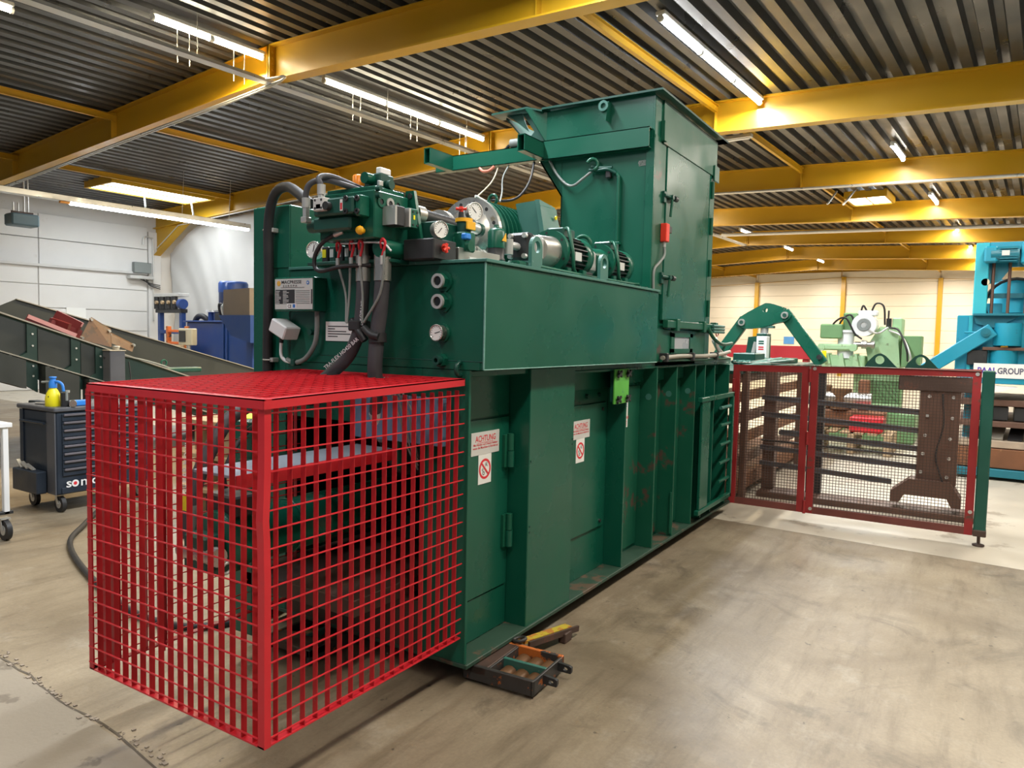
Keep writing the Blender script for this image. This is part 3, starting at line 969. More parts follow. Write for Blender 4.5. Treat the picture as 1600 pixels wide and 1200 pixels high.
# black hose up the cabinet
pp(MB().tube([(2.715, 3.285, 1.38), (2.715, 3.283, 1.6), (2.71, 3.268, 1.95), (2.70, 3.26, 2.2), (2.69, 3.225, 2.33), (2.67, 3.15, 2.395), (2.64, 3.04, 2.40), (2.58, 2.90, 2.35), (2.52, 2.74, 2.27)], .026, 12, 7), 'black_hose', BLACK)
for z in (2.20, 1.50):
    c = pp(MB().box(2.70, X0, 3.225, 3.25, z-.012, z+.012, .003), 'hose_clamp', GALV)
    pp(MB().torus((2.707, 3.266, z), (0, 0, 1), .028, .004, 16, 6), 'clamp_band', GALV, c)

# ------------------------------------------------ valve manifold in front of the tank
mf = pp(MB().box(2.50, 2.735, 2.310, 2.655, 2.085, 2.30, .005), 'valve_manifold')
pp(MB().box(2.53, 2.735, 2.335, 2.64, 2.30, 2.325, .004), 'manifold_lid', GREEN, mf)
br = pp(MB().prism([(2.742, 2.335, 2.335), (2.742, 2.285, 2.335), (2.742, 2.215, 2.0), (2.742, 2.345, 2.0)], (.02, 0, 0)), 'manifold_bracket')
pp(MB().prism([(2.742, 2.655, 2.30), (2.742, 2.36, 2.30), (2.742, 2.36, 2.0), (2.742, 2.68, 2.0)], (.015, 0, 0)), 'back_bracket', GREEND)
pp(MB().cyl((2.735, 2.305, 2.31), (2.775, 2.305, 2.31), .014, n=6, smooth=False), 'bracket_bolt', DARKM, br)
# ports on the right face
for x, m_ in ((2.545, GREEN), (2.605, GALV), (2.655, GREEN)):
    pt = pp(MB().lathe_closed((x, 2.310, 2.252), (0, -1, 0), [(.013, 0), (.026, 0), (.026, .005), (.013, .005)], 20), 'port', m_, mf)
    pp(MB().cyl((x, 2.3099, 2.252), (x, 2.3085, 2.252), .014, n=16), 'port_bore', BLACK, mf)
for x0, x1, dd, mt in ((2.555, 2.625, .075, DARKM), (2.640, 2.705, .085, GREEN)):
    s_ = pp(MB().box(x0, x1, 2.310-dd, 2.310, 2.145, 2.235, .004), 'solenoid', mt, mf)
    pp(MB().box(x0-.001, x0+.012, 2.310-dd-.001, 2.309, 2.148, 2.232), 'solenoid_plate', GALV, mf)
pp(MB().box(2.670, 2.682, 2.2235, 2.2245, 2.185, 2.205), 'yellow_label', YELB, mf)
for x in (2.66, 2.69):
    for z in (2.16, 2.22):
        pp(MB().cyl((x+.008, 2.222, z), (x+.008, 2.226, z), .005, n=8), 'screw', BLACK, mf)
# top pilot valve
tv = pp(MB().box(2.60, 2.70, 2.37, 2.47, 2.325, 2.40, .006), 'pilot_valve', GREEND)
pp(MB().cyl((2.60, 2.42, 2.372), (2.55, 2.42, 2.372), .026, n=16), 'valve_cap', GREEN, tv)
pp(MB().box(2.615, 2.69, 2.38, 2.41, 2.40, 2.43, .004), 'valve_plug', WHITE, tv)
pp(MB().box(2.58, 2.61, 2.355, 2.37, 2.335, 2.36, .003), 'valve_nut', GALV, tv)
pp(MB().cyl((2.65, 2.365, 2.35), (2.65, 2.34, 2.35), .022, n=14), 'valve_cap', GREEND, tv)
for z in (2.275, 2.235+.07):
    pp(MB().cyl((2.515, 2.31, z), (2.515, 2.285, z), .012, n=8), 'corner_fitting', GREEND, mf)
bc = pp(MB().cyl((2.62, 2.52, 2.325), (2.62, 2.52, 2.352), .034, n=18), 'beacon', BLACK)
pp(MB().lathe((2.62, 2.52, 2.352), (0, 0, 1), [(.031, 0), (.031, .045), (.026, .052), (0, .054)], 18), 'beacon_lens', ORNG, bc)
# directional valve in front
dv = pp(MB().box(2.415, 2.50, 2.36, 2.61, 2.185, 2.262, .008), 'directional_valve', GREEND)
pp(MB().box(2.43, 2.50, 2.335, 2.362, 2.175, 2.27, .006), 'valve_end', GREEN, dv)
for y in (2.345, 2.40):
    for z in (2.195, 2.252):
        pp(MB().lathe_closed((2.43 if y < 2.36 else 2.416, y, z), (-1, 0, 0), [(.005, 0), (.013, 0), (.013, .008), (.005, .008)], 14), 'cap_screw', DARKM, dv)
pp(MB().box(2.413, 2.416, 2.42, 2.436, 2.20, 2.25), 'red_white_label', SIGN, dv)
pp(MB().box(2.4125, 2.4135, 2.422, 2.434, 2.205, 2.235), 'label_print', INKR, dv)
pp(MB().cyl((2.415, 2.505, 2.225), (2.390, 2.505, 2.225), .019, n=16), 'round_knob', DARKM, dv)
pp(MB().box(2.39, 2.47, 2.50+.015, 2.585, 2.205, 2.265, .004), 'white_block', SIGNG, dv)
for y in (2.53, 2.57):
    for z in (2.217, 2.253):
        pp(MB().cyl((2.389, y, z), (2.391, y, z), .006, n=8), 'screw', INKB, dv)
pp(MB().box(2.44, 2.51, 2.40, 2.64, 2.12, 2.185, .01), 'lower_valve', GREEND)
pp(MB().cyl((2.47, 2.68, 2.15), (2.47, 2.63, 2.15), .03, n=14), 'lower_valve_cap', GREEND)
pp(MB().lathe((2.495, 2.37, 2.118), (-1, 0, 0), [(.012, 0), (.012, .012), (.02, .016), (.02, .026), (.015, .036), (0, .038)], 14), 'yellow_knob', YELS)
# twin hoses over the manifold
for pth in ([(2.42, 2.66, 2.20), (2.42, 2.66, 2.30), (2.43, 2.635, 2.345), (2.47, 2.58, 2.36), (2.53, 2.50, 2.335), (2.62, 2.45, 2.31)],
            [(2.41, 2.55, 2.25), (2.41, 2.55, 2.31), (2.42, 2.575, 2.36), (2.48, 2.56, 2.375), (2.56, 2.50, 2.345), (2.66, 2.44, 2.31)]):
    pp(MB().tube(pth, .014, 10, 6), 'pressure_hose', HOSE)
    x, y, z = pth[0]
    f = MB(); f.cyl((x, y, z-.02), (x, y, z+.03), .017, n=6, smooth=False); f.cyl((x, y, z+.03), (x, y, z+.075), .019, n=12)
    f.box(x-.02, x+.02, y-.018, y+.018, z-.04, z-.012, .004)
    pp(f, 'hose_fitting', GALV)
# thin loop hose and small gauge
pp(MB().tube([(2.50, 2.50, 2.125), (2.50, 2.56, 2.11), (2.50, 2.64, 2.075), (2.50, 2.685, 2.02), (2.50, 2.685, 1.965), (2.50, 2.64, 1.945), (2.52, 2.53, 1.965), (2.6, 2.42, 1.975)], .010, 8, 6), 'loop_hose', BLACK)
pp(MB().cyl((2.50, 2.50, 2.125), (2.50, 2.555, 2.11), .013, n=8), 'loop_fitting', GALV)
g, c = gauge((2.735, 2.915, 2.075), (-1, -.15, .1), .042)
dial(g, c, (-1, -.15, .1), .042, .2)
for k in range(5):
    s_ = pp(MB().box(2.66, 2.74, 2.68+.052*k-.12, 2.722+.052*k-.12, 2.0, 2.085, .004), 'valve_stack', GREEND if k % 2 else DARKM)
    pp(MB().box(2.657, 2.66, 2.69+.052*k-.12, 2.715+.052*k-.12, 2.03, 2.07), 'stack_label', YELB if k == 4 else SIGNG, s_)
bx('manifold_base', 2.60, X0, 2.30, 2.85, 1.986, 2.003, mat=GREEND)
# drum and thick vertical hoses
pp(MB().cyl((2.56, 2.33, 2.05), (2.70, 2.33, 2.05), .045, n=20), 'drum', GREEN)
def thick_hose(top, pts, r, nm):
    x, y, z = top
    s_ = MB(); s_.cyl((x, y, z+.02), (x, y, z+.085), r*.8, n=16); s_.cyl((x, y, z-.10), (x, y, z+.02), r*1.12, n=20)
    pp(s_, 'steel_ferrule', STEEL)
    return pp(MB().tube([(x, y, z-.09)]+pts, r, 14, 7), nm, HOSE)
h1 = thick_hose((2.60, 2.468, 2.0), [(2.60, 2.475, 1.78), (2.60, 2.495, 1.66), (2.60, 2.56, 1.545), (2.59, 2.66, 1.46), (2.57, 2.74, 1.40), (2.50, 2.86, 1.32)], .032, 'main_hose')
h2 = thick_hose((2.60, 2.347, 2.0), [(2.60, 2.358, 1.78), (2.60, 2.378, 1.63), (2.60, 2.388, 1.46), (2.66, 2.40, 1.40)], .036, 'main_hose')
text('TRACTORFLEX HO420 BAR', (2.574, 2.432, 1.64), (0, .14, 1), (0, 1, -.14), .026, WHITE, P, 'hose_lettering', spacing=1.1)
text('TRA-FLEX HO420 BAR', (2.556, 2.668, 1.474), (.05, -.86, .62), (-.25, .6, .8), .026, WHITE, P, 'hose_lettering')
cb = pp(MB().box(2.555, 2.645, 2.455, 2.525, 1.665, 1.715, .006), 'hose_clamp_block', DARKM)
pp(MB().cyl((2.60, 2.372, 1.612), (2.60, 2.376, 1.655), .043, n=16), 'rubber_band', BLACK)
for p in ([(2.585, 2.525, 1.715), (2.57, 2.46, 1.66), (2.575, 2.43, 1.62)], [(2.57, 2.43, 1.68), (2.56, 2.38, 1.65), (2.57, 2.34, 1.64)]):
    pp(MB().tube(p, .018, 8), 'cable_wrap', DARKM)
# hoisting wires with red sleeves
for (y0, x0), (y1, z1), bend in (((2.59, 2.57), (2.533, 1.705), -.01), ((2.503, 2.57), (2.528, 1.70), .012), ((2.437, 2.56), (2.43, 1.70), 0), ((2.30, 2.56), (2.42, 1.705), -.035)):
    s_ = pp(MB().tube([(x0, y0, 2.075), (x0-.01, y0+.006+bend*.3, 1.985), (x0, (y0+y1)/2+bend, 1.84), (2.555, y1, z1)], .006, 7), 'safety_wire', GREYC)
    pp(MB().tube([(x0, y0+.018, 2.045), (x0-.012, y0+.012, 2.07), (x0-.014, y0, 2.085), (x0-.012, y0-.014, 2.065), (x0-.008, y0+.006, 2.01)], .0065, 7), 'red_sleeve', INKR, s_)
    pp(MB().cyl((x0-.011, y0+.006, 2.01), (x0-.009, y0+.006, 1.97), .010, n=10), 'wire_ferrule', GALV, s_)
pp(MB().tube([(2.56, 2.61, 2.08), (2.555, 2.5, 2.075), (2.55, 2.40, 2.075), (2.55, 2.30, 2.065), (2.56, 2.26, 2.03)], .005, 6), 'white_wire', WHITE)

# ------------------------------------------------ valves and motors on the tank lid
ZT = 2.0
pp(MB().cyl((2.79, 2.30, 2.232), (3.28, 2.32, 2.222), .033, n=16), 'steel_pipe', DARKM)
pp(MB().cyl((2.765, 2.30, 2.232), (2.82, 2.30, 2.232), .042, n=16), 'pipe_collar', STEEL)
vb = pp(MB().box(2.665, 2.84, 2.10, 2.28, ZT, 2.095, .005), 'valve_base', DARKM)
kn = MB()
for k in range(5):
    q = 2*PI*k/5
    kn.cyl((2.735, 2.085, 2.055), (2.735+.022*math.cos(q), 2.083, 2.055+.022*math.sin(q)), .008, n=8)
kn.cyl((2.735, 2.10, 2.055), (2.735, 2.078, 2.055), .012, n=10)
pp(kn, 'red_knob', REDF, vb)
g, c = gauge((2.727, 2.135, 2.138), (-.35, -1, 0), .037)
dial(g, c, (-.35, -1, 0), .037, 3.8)
gb = pp(MB().box(2.77, 2.93, 2.16, 2.30, 2.095, 2.19, .005), 'green_block', GREEND)
pp(MB().lathe_closed((2.90, 2.16, 2.115), (0, -1, 0), [(.006, 0), (.016, 0), (.016, .006), (.006, .006)], 14), 'block_plug', GREEN, gb)
# dark base and cluster
bx('steel_base', 2.86, 3.22, 2.10, 2.22, 2.005, 2.075, mat=STEEL)
pv = pp(MB().box(2.90, 2.985, 2.09, 2.18, 2.06, 2.155, .008), 'pressure_valve', GREEN)
pp(MB().cyl((2.945, 2.135, 2.155), (2.945, 2.135, 2.205), .035, n=14), 'valve_turret', GREEND, pv)
pp(MB().cyl((2.945, 2.135, 2.205), (2.945, 2.135, 2.222), .043, n=18), 'valve_crown', YELS, pv)
pp(MB().box(2.905, 2.975, 2.085, 2.095, 2.165, 2.205, .004), 'yellow_tag', YELS, pv)
pp(MB().box(2.885, 2.935, 2.08, 2.11, 2.115, 2.145, .006), 'blue_cap', BLUES, pv)
pp(MB().cyl((2.92, 2.09, 2.085), (2.92, 2.072, 2.085), .026, n=14), 'round_cap', GREENW, pv)
pp(MB().box(2.93, 2.985, 2.085, 2.092, 2.01, 2.035), 'white_tag', SIGN, pv)
pp(MB().cyl((2.985, 2.13, 2.19), (3.05, 2.13, 2.185), .028, n=14), 'side_cartridge', GALV, pv)
pp(MB().cyl((3.05, 2.13, 2.185), (3.075, 2.13, 2.183), .034, n=14), 'cartridge_nut', GREEND, pv)
f = MB()
for k in range(4):
    f.cyl((2.99+.03*k, 2.12, 2.085-.006*k), (3.012+.03*k, 2.12, 2.085-.006*k), .016+.005*(k % 2), n=6, smooth=False)
pp(f, 'pipe_fittings', GALV)
pp(MB().tube([(3.10, 2.12, 2.065), (3.15, 2.11, 2.04), (3.22, 2.10, 2.03), (3.35, 2.08, 2.03)], .011, 8), 'pipe', GREEN)
fl_ = pp(MB().lathe((3.257, 2.15, 2.01), (0, 0, 1), [(.048, 0), (.048, .05), (.044, .055), (.044, .105)], 22), 'filter', DARKM)
pp(MB().lathe((3.257, 2.15, 2.115), (0, 0, 1), [(.046, 0), (.046, .085), (.036, .10), (.014, .105), (.014, .122)], 22), 'filter_head', GREEN, fl_)
pp(MB().prism([(3.235, 2.101, 2.15), (3.285, 2.106, 2.15), (3.28, 2.106, 2.195)], (0, -.002, 0)), 'warning_triangle', YELS, fl_)
g, c = gauge((3.276, 2.33, 2.319), (-.35, -1, 0), .045)
dial(g, c, (-.35, -1, 0), .045, -.8)
pp(MB().cyl((3.16, 2.31, 2.24), (3.16, 2.31, 2.30), .014, n=8), 'valve_stem', DARKM)
kn = MB()
for k in range(4):
    q = 2*PI*k/4+.5
    kn.cyl((3.16, 2.31, 2.315), (3.16+.028*math.cos(q), 2.31+.028*math.sin(q), 2.318), .008, n=8)
kn.cyl((3.16, 2.31, 2.30), (3.16, 2.31, 2.328), .011, n=8)
pp(kn, 'red_knob', REDF)
for k in range(9):   # small cartridges and nuts behind the pipe
    x = 2.80+.045*k
    pp(MB().cyl((x, 2.42+.02*(k % 3), 2.15), (x, 2.42+.02*(k % 3), 2.25+.012*(k % 3)), .018+.004*(k % 2), n=8), 'cartridge', GREEND if k % 2 else DARKM)
bx('pump_block', 2.80, 3.30, 2.36, 2.52, ZT, 2.15, mat=DARKM)
pp(MB().cyl((3.36, 2.62, 2.262), (3.40, 2.62, 2.262), .105, n=28), 'pump_flange', STEEL)
pp(MB().cyl((3.10, 2.60, 2.25), (3.36, 2.62, 2.262), .075, n=20), 'pump_body', DARKM)
# main motor with flange, finned body and terminal box
mc = Vector((3.58, 2.56, 2.25))
mm = pp(MB().cyl(mc+Vector((.05, 0, 0)), mc+Vector((.66, 0, 0)), .185, n=32), 'main_motor', GREEN)
pp(MB().lathe_closed(mc, (1, 0, 0), [(.15, 0), (.218, 0), (.218, .03), (.15, .03)], 40), 'motor_flange', STEEL, mm)
pp(MB().lathe(mc+Vector((-.03, 0, 0)), (1, 0, 0), [(.10, 0), (.155, .02), (.155, .06)], 36), 'bell_housing', STEEL, mm)
for k in range(12):
    q = 2*PI*k/12+.2
    pp(MB().cyl(mc+Vector((-.002, .187*math.cos(q), .187*math.sin(q))), mc+Vector((.001, .187*math.cos(q), .187*math.sin(q))), .011, n=12), 'flange_hole', BLACK, mm)
mb = MB()
for k in range(11):
    mb.lathe_closed(mc+Vector((.10+.048*k, 0, 0)), (1, 0, 0), [(.18, 0), (.218, 0), (.218, .010), (.18, .010)], 32)
mb.cyl(mc+Vector((.045, 0, 0)), mc+Vector((.075, 0, 0)), .215, n=32)
mb.cyl(mc+Vector((.64, 0, 0)), mc+Vector((.70, 0, 0)), .21, n=32)
pp(mb, 'cooling_fins', GREEN, mm)
pp(MB().torus(mc+Vector((.25, 0, .245)), (1, 0, 0), .03, .010, 18, 8), 'lifting_eye', GREEN, mm)
pp(MB().box(3.70, 4.20, 2.40, 2.72, ZT, 2.06, .006), 'motor_foot', GREEN, mm)
tb = MB()
tb.prism([(3.84, 2.20, 2.24), (3.84, 2.34, 2.24), (3.84, 2.40, 2.46), (3.84, 2.26, 2.47), (3.84, 2.225, 2.44)], (.20, 0, 0))
tb = pp(tb, 'terminal_box', TEALG, mm)
tb2 = MB()
tb2.prism([(3.825, 2.18, 2.24), (4.055, 2.18, 2.24), (4.035, 2.235, 2.455), (3.84, 2.235, 2.475)], (0, .03, 0))
pp(tb2, 'terminal_lid', TEALG, mm)
pp(MB().cyl((3.99, 2.205, 2.385), (3.99, 2.198, 2.384), .013, n=12), 'yellow_dot', YELB, mm)
pp(MB().tube([(3.7, 2.6, 2.5), (3.95, 2.6, 2.47), (4.1, 2.5, 2.43)], .008, 6), 'white_cable', WHITE, mm)
# two small motor-pumps at the edge
def pump_motor(x, y, z, steel, s=1.0):
    c = Vector((x, y, z))
    m_ = pp(MB().cyl(c+Vector((.05, 0, 0))*s, c+Vector((.36, 0, 0))*s, .092*s, n=24), 'pump_motor', GREEND)
    pp(MB().lathe_closed(c+Vector((.0, 0, 0)), (1, 0, 0), [(.06*s, 0), (.128*s, 0), (.128*s, .035*s), (.06*s, .035*s)], 32), 'motor_flange', GREEN, m_)
    pp(MB().lathe(c+Vector((-.14*s, 0, 0)), (1, 0, 0), [(.075*s, 0), (.082*s, .01*s), (.088*s, .135*s), (.095*s, .145*s)], 28), 'coupling_housing', STEEL if steel else GREEN, m_)
    mb = MB()
    for k in range(24):
        q = 2*PI*k/24
        d = Vector((0, math.cos(q), math.sin(q)))
        mb.bar(c+Vector((.06, 0, 0))*s+d*.10*s, c+Vector((.30, 0, 0))*s+d*.10*s, .007, .026*s, d)
    pp(mb, 'cooling_fins', DARKM, m_)
    pp(MB().lathe(c+Vector((.30, 0, 0))*s, (1, 0, 0), [(.112*s, 0), (.118*s, .01), (.118*s, .07*s), (.10*s, .09*s), (0, .092*s)], 26), 'fan_cowl', GREEN, m_)
    pp(MB().box(c.x+.07*s, c.x+.22*s, c.y-.06, c.y+.06, c.z+.09*s, c.z+.15*s, .008), 'motor_terminal_box', GREEND, m_)
    pp(MB().box(c.x+.12*s, c.x+.20*s, c.y-.118*s, c.y-.108*s, c.z-.04, c.z+.01), 'rating_plate', SIGNG, m_)
    pp(MB().tube([c+Vector((.2, .0, .16))*s, c+Vector((.08, -.09, .13))*s, c+Vector((.04, -.14, .0))*s, c+Vector((.06, -.14, -.1))*s, c+Vector((.12, -.14, -.135))*s], .011, 8), 'conduit', GREENW, m_)
    for dx in (.06, .26):
        pp(MB().box(c.x+dx*s, c.x+dx*s+.05, c.y-.1*s, c.y+.1*s, ZT, c.z-.085*s, .004), 'motor_foot', GREEN, m_)
    for k in range(6):
        q = 2*PI*k/6+.4
        d = Vector((0, math.cos(q), math.sin(q)))*.11*s
        pp(MB().cyl(c+d+Vector((-.002, 0, 0)), c+d, .008*s, n=10), 'flange_hole', BLACK, m_)
    return m_
m1 = pump_motor(3.76, 2.12, 2.15, True, 1.0)
gp1 = pp(MB().box(3.50, 3.62, 2.06, 2.18, 2.075, 2.215, .02), 'gear_pump', GALV, m1)
pp(MB().box(3.43, 3.50, 2.055, 2.185, 2.07, 2.22, .03), 'pump_cover', DARKM, m1)
for y in (2.075, 2.165):
    for z in (2.09, 2.20):
        pp(MB().cyl((3.41, y, z), (3.432, y, z), .014, n=10), 'cover_screw', GALV, m1)
pp(MB().box(3.34, 3.43, 2.06, 2.14, ZT, 2.06, .01), 'pump_foot', GREEN, m1)
f = MB(); f.cyl((3.34, 2.12, 2.14), (3.42, 2.12, 2.14), .022, n=8); f.cyl((3.33, 2.12, 2.09), (3.33, 2.12, 2.17), .026, n=8)
pp(f, 'elbow_fitting', GALV, m1)
m2 = pump_motor(4.35, 2.09, 2.145, False, .95)
pp(MB().box(4.10, 4.23, 2.03, 2.14, 2.06, 2.20, .018), 'gear_pump', GALV, m2)
pp(MB().box(4.06, 4.16, 2.02, 2.13, ZT, 2.06, .008), 'pump_foot', DARKM, m2)
for y, z in ((2.06, 2.18), (2.06, 2.13), (2.06, 2.08), (2.115, 2.18), (2.115, 2.08)):
    pp(MB().cyl((4.095, y, z), (4.101, y, z), .014, n=12), 'cover_screw', BLACK, m2)
pp(MB().cyl((4.22, 2.0, 2.03), (4.22, 2.0, 2.10), .02, n=8), 'fitting', GREEN, m2)
pp(MB().cyl((4.22, 2.0, 2.0), (4.22, 2.0, 2.03), .018, n=10), 'white_cap', WHITE, m2)
pp(MB().torus((4.36, 2.20, 2.27), (1, .3, 0), .05, .013, 18, 8, 0, PI*1.1), 'conduit_arch', GREENW, m2)
# lifting eyes at the tank edge
def eye(x, y, z, w, h, r):
    pts = [(x-w/2, y, z), (x+w/2, y, z)]+[(x+w/2*math.cos(q), y, z+h-w/2+w/2*math.sin(q)) for q in [PI*k/10 for k in range(11)]]
    e = pp(MB().plate_hole(pts, (x, y, z+h-w/2), r, (0, -.02, 0), 24), 'lifting_lug', TEALG)
    return e
eye(3.20, TY+.02, ZT, .105, .155, .03)
eye(3.99, TY+.02, ZT, .105, .15, .03)
mb = MB()
for k in range(16):
    x = 2.92+k*.12
    mb.cyl((x, TY+.03, ZT), (x, TY+.03, ZT+.012), .012, n=6, smooth=False)
pp(mb, 'lid_bolts', GREEND, tank)
pp(MB().tube([(3.25, 1.95, 2.025), (3.6, 1.94, 2.02), (4.0, 1.95, 2.02), (4.5, 1.93, 2.02), (4.6, 1.90, 2.02)], .010, 6), 'lid_conduit', GREENW, tank)
# ------------------------------------------------ hopper
HX, HX2, HY = 4.90, 6.285, 1.945
hp = pp(MB().box(HX, HX+.012, HY, 2.665, 1.5, 3.0, .002), 'hopper_front')
pp(MB().box(HX2-.012, HX2, HY, 2.665, 1.5, 3.1, .002), 'hopper_back', GREEN, hp)
pp(MB().box(HX, HX2, 2.655, 2.667, 1.5, 2.72, .002), 'hopper_left', GREEN, hp)
pp(MB().box(HX, HX2, HY+.012, HY+.024, 1.49, 3.12, .002), 'hopper_right', GREEN, hp)
pp(MB().box(HX, 5.115, HY-.012, HY+.012, 1.985, 3.075, .003), 'corner_angle', GREENW, hp)
pp(MB().box(HX-.012, HX, HY-.012, HY+.05, 1.985, 3.05, .002), 'corner_angle', GREEN, hp)
dr = pp(MB().box(5.14, 6.14, HY-.014, HY+.012, 1.80, 3.055, .004), 'inspection_door', GREEN)
pp(MB().box(6.16, 6.285, HY-.012, HY+.012, 1.49, 3.06, .003), 'door_post', GREEN, dr)
for z in (1.86, 2.2, 2.55, 2.85):
    pp(MB().cyl((6.20, HY-.022, z), (6.20, HY-.022, z+.14), .014, n=8), 'door_hinge', GREENW, dr)
for z in (2.665, 2.09):
    l = MB()
    l.cyl((5.06, HY-.03, z+.02), (5.24, HY-.045, z+.02), .012, n=8)
    l.box(5.06, 5.11, HY-.03, HY-.01, z-.03, z+.05, .003)
    l.cyl((5.17, HY-.06, z+.02), (5.17, HY-.01, z+.02), .018, n=10)
    l = pp(l, 'latch', GREEND, dr)
    pp(MB().cyl((5.17, HY-.05, z+.02), (5.155, HY-.045, z-.12), .010, n=8), 'latch_handle', GREENW, dr)
    pp(MB().cyl((5.22, HY-.045, z+.02), (5.27, HY-.045, z+.02), .020, n=10), 'latch_nut', DARKM, dr)
ss = pp(MB().box(5.045, 5.11, HY-.06, HY-.012, 2.355, 2.485, .005), 'safety_switch', REDF)
pp(MB().box(5.11, 5.20, HY-.045, HY-.015, 2.43, 2.48, .004), 'switch_actuator', DARKM, ss)
pp(MB().cyl((5.075, HY-.035, 2.32), (5.075, HY-.035, 2.355), .012, n=10), 'switch_gland', GALV, ss)
pp(MB().tube([(5.075, HY-.035, 2.33), (5.07, HY-.04, 2.26), (5.0, HY-.03, 2.20), (4.93, HY-.02, 2.14), (4.93, HY-.02, 2.0)], .010, 8), 'switch_cable', GREYC, ss)
# skirt, beam, arm
pp(MB().box(5.03, HX2+.01, HY-.022, HY, 3.04, 3.34, .003), 'skirt_right', M('green_paint_chipped', (.007, .088, .050), .4, var=.2, vs=2.5, wear=(.16, .085, .06), wa=.63, ws=3.1, spec=.4), hp)
pp(MB().box(HX-.002, 5.03, HY-.008, HY+.01, 3.05, 3.34, .003), 'skirt_right', GREEN, hp)
pp(MB().box(5.00, 5.05, HY-.04, HY-.008, 3.05, 3.19, .003), 'skirt_clip', GREENW, hp)
pp(MB().box(6.20, 6.33, HY-.035, HY-.022, 3.0, 3.13, .003), 'skirt_clip', GREENW, hp)
pp(MB().prism([(HX, HY, 2.98), (HX, 2.70, 2.98), (HX, 2.80, 3.10), (HX, 2.80, 3.345), (HX, HY, 3.365)], (.012, 0, 0)), 'skirt_front', GREEN, hp)
pp(MB().prism([(HX, 2.66, 2.70), (HX, 2.66, 2.99), (HX, 2.86, 2.99)], (.012, 0, 0)), 'flare_plate', GREEN, hp)
pp(MB().prism([(HX, 2.66, 2.70), (HX, 2.86, 2.99), (HX2, 2.86, 2.99), (HX2, 2.66, 2.70)], (0, -.008, .008)), 'flare_side', GREEN, hp)
# chute wing on the far left
wg = MB()
wg.prism([(HX+.02, 2.79, 3.10), (HX+.02, 2.79, 3.35), (HX+.02, 3.03, 3.37), (HX+.02, 2.92, 3.22), (HX+.02, 2.96, 3.18), (HX+.02, 2.90, 3.10)], (.012, 0, 0))
pp(wg, 'chute_wing', GREEND, hp)
pp(MB().prism([(HX, 2.80, 3.345), (HX-.07, 2.95, 3.375), (HX, 2.80, 3.12)], (0, .006, 0)), 'chute_gusset', GREEN, hp)
pp(MB().prism([(HX+.01, 3.03, 3.37), (HX+.01, 3.15, 3.37), (HX+.01, 2.96, 3.22)], (.008, 0, 0)), 'chute_gusset', GREEND, hp)
pp(MB().prism([(HX+.05, 2.86, 2.99), (HX+.05, 3.20, 3.36), (HX2, 3.20, 3.36), (HX2, 2.86, 2.99)], (0, -.008, .008)), 'chute_floor', GREEND, hp)
# lip
lp = MB()
lp.box(HX-.05, 6.43, HY-.075, 2.82, 3.352, 3.366)
lp.box(6.27, 6.43, HY-.075, 3.2, 3.352, 3.366)
lp.prism([(HX-.05, 2.82, 3.352), (HX-.05, 2.95, 3.392), (HX-.05, 3.27, 3.385), (HX-.05, 3.27, 3.371), (HX-.05, 2.95, 3.378), (HX-.05, 2.82, 3.338)], (.16, 0, 0))
pp(lp, 'hopper_lip', GREEND, hp)
pp(MB().prism([(HX-.001, 2.27, 3.33), (HX-.001, 2.33, 3.33), (HX-.001, 2.33, 3.25), (HX-.001, 2.29, 3.20)], (-.055, 0, 0)), 'lug_web', GREEN, hp)
pp(MB().disc_ring((HX-.06, 2.305, 3.30), (-1, 0, 0), .038, .02, .014, 20), 'lifting_lug', TEALG, hp)
def rhs(name, x0, x1, y0, y1, z0, z1, axis, parent):
    """rectangular hollow section, open ends"""
    t = .006
    mb = MB()
    if axis == 'y':
        mb.box(x0, x0+t, y0, y1, z0, z1).box(x1-t, x1, y0, y1, z0, z1).box(x0, x1, y0, y1, z0, z0+t).box(x0, x1, y0, y1, z1-t, z1)
    else:
        mb.box(x0, x1, y0, y0+t, z0, z1).box(x0, x1, y1-t, y1, z0, z1).box(x0, x1, y0, y1, z0, z0+t).box(x0, x1, y0, y1, z1-t, z1)
    return pp(mb, name, GREEN, parent)
rhs('cross_beam', HX-.065, HX, 1.955, 2.80, 2.975, 3.115, 'y', hp)
ar = rhs('arm', HX-.045, HX+.015, 2.76, 3.815, 2.985, 3.105, 'y', P)
rhs('arm_stub', HX-.34, HX-.045, 2.785, 2.845, 2.985, 3.105, 'x', ar)
rhs('arm_stub', HX-.34, HX-.045, 3.64, 3.70, 2.985, 3.105, 'x', ar)
bxj = pp(MB().cyl((HX-.02, 3.10, 3.14), (HX-.02, 3.02, 3.14), .035, n=14), 'limit_switch', GREYC, ar)
pp(MB().cyl((HX-.02, 3.16, 3.10), (HX-.02, 3.12, 3.13), .012, n=8), 'switch_tube', DARKM, ar)
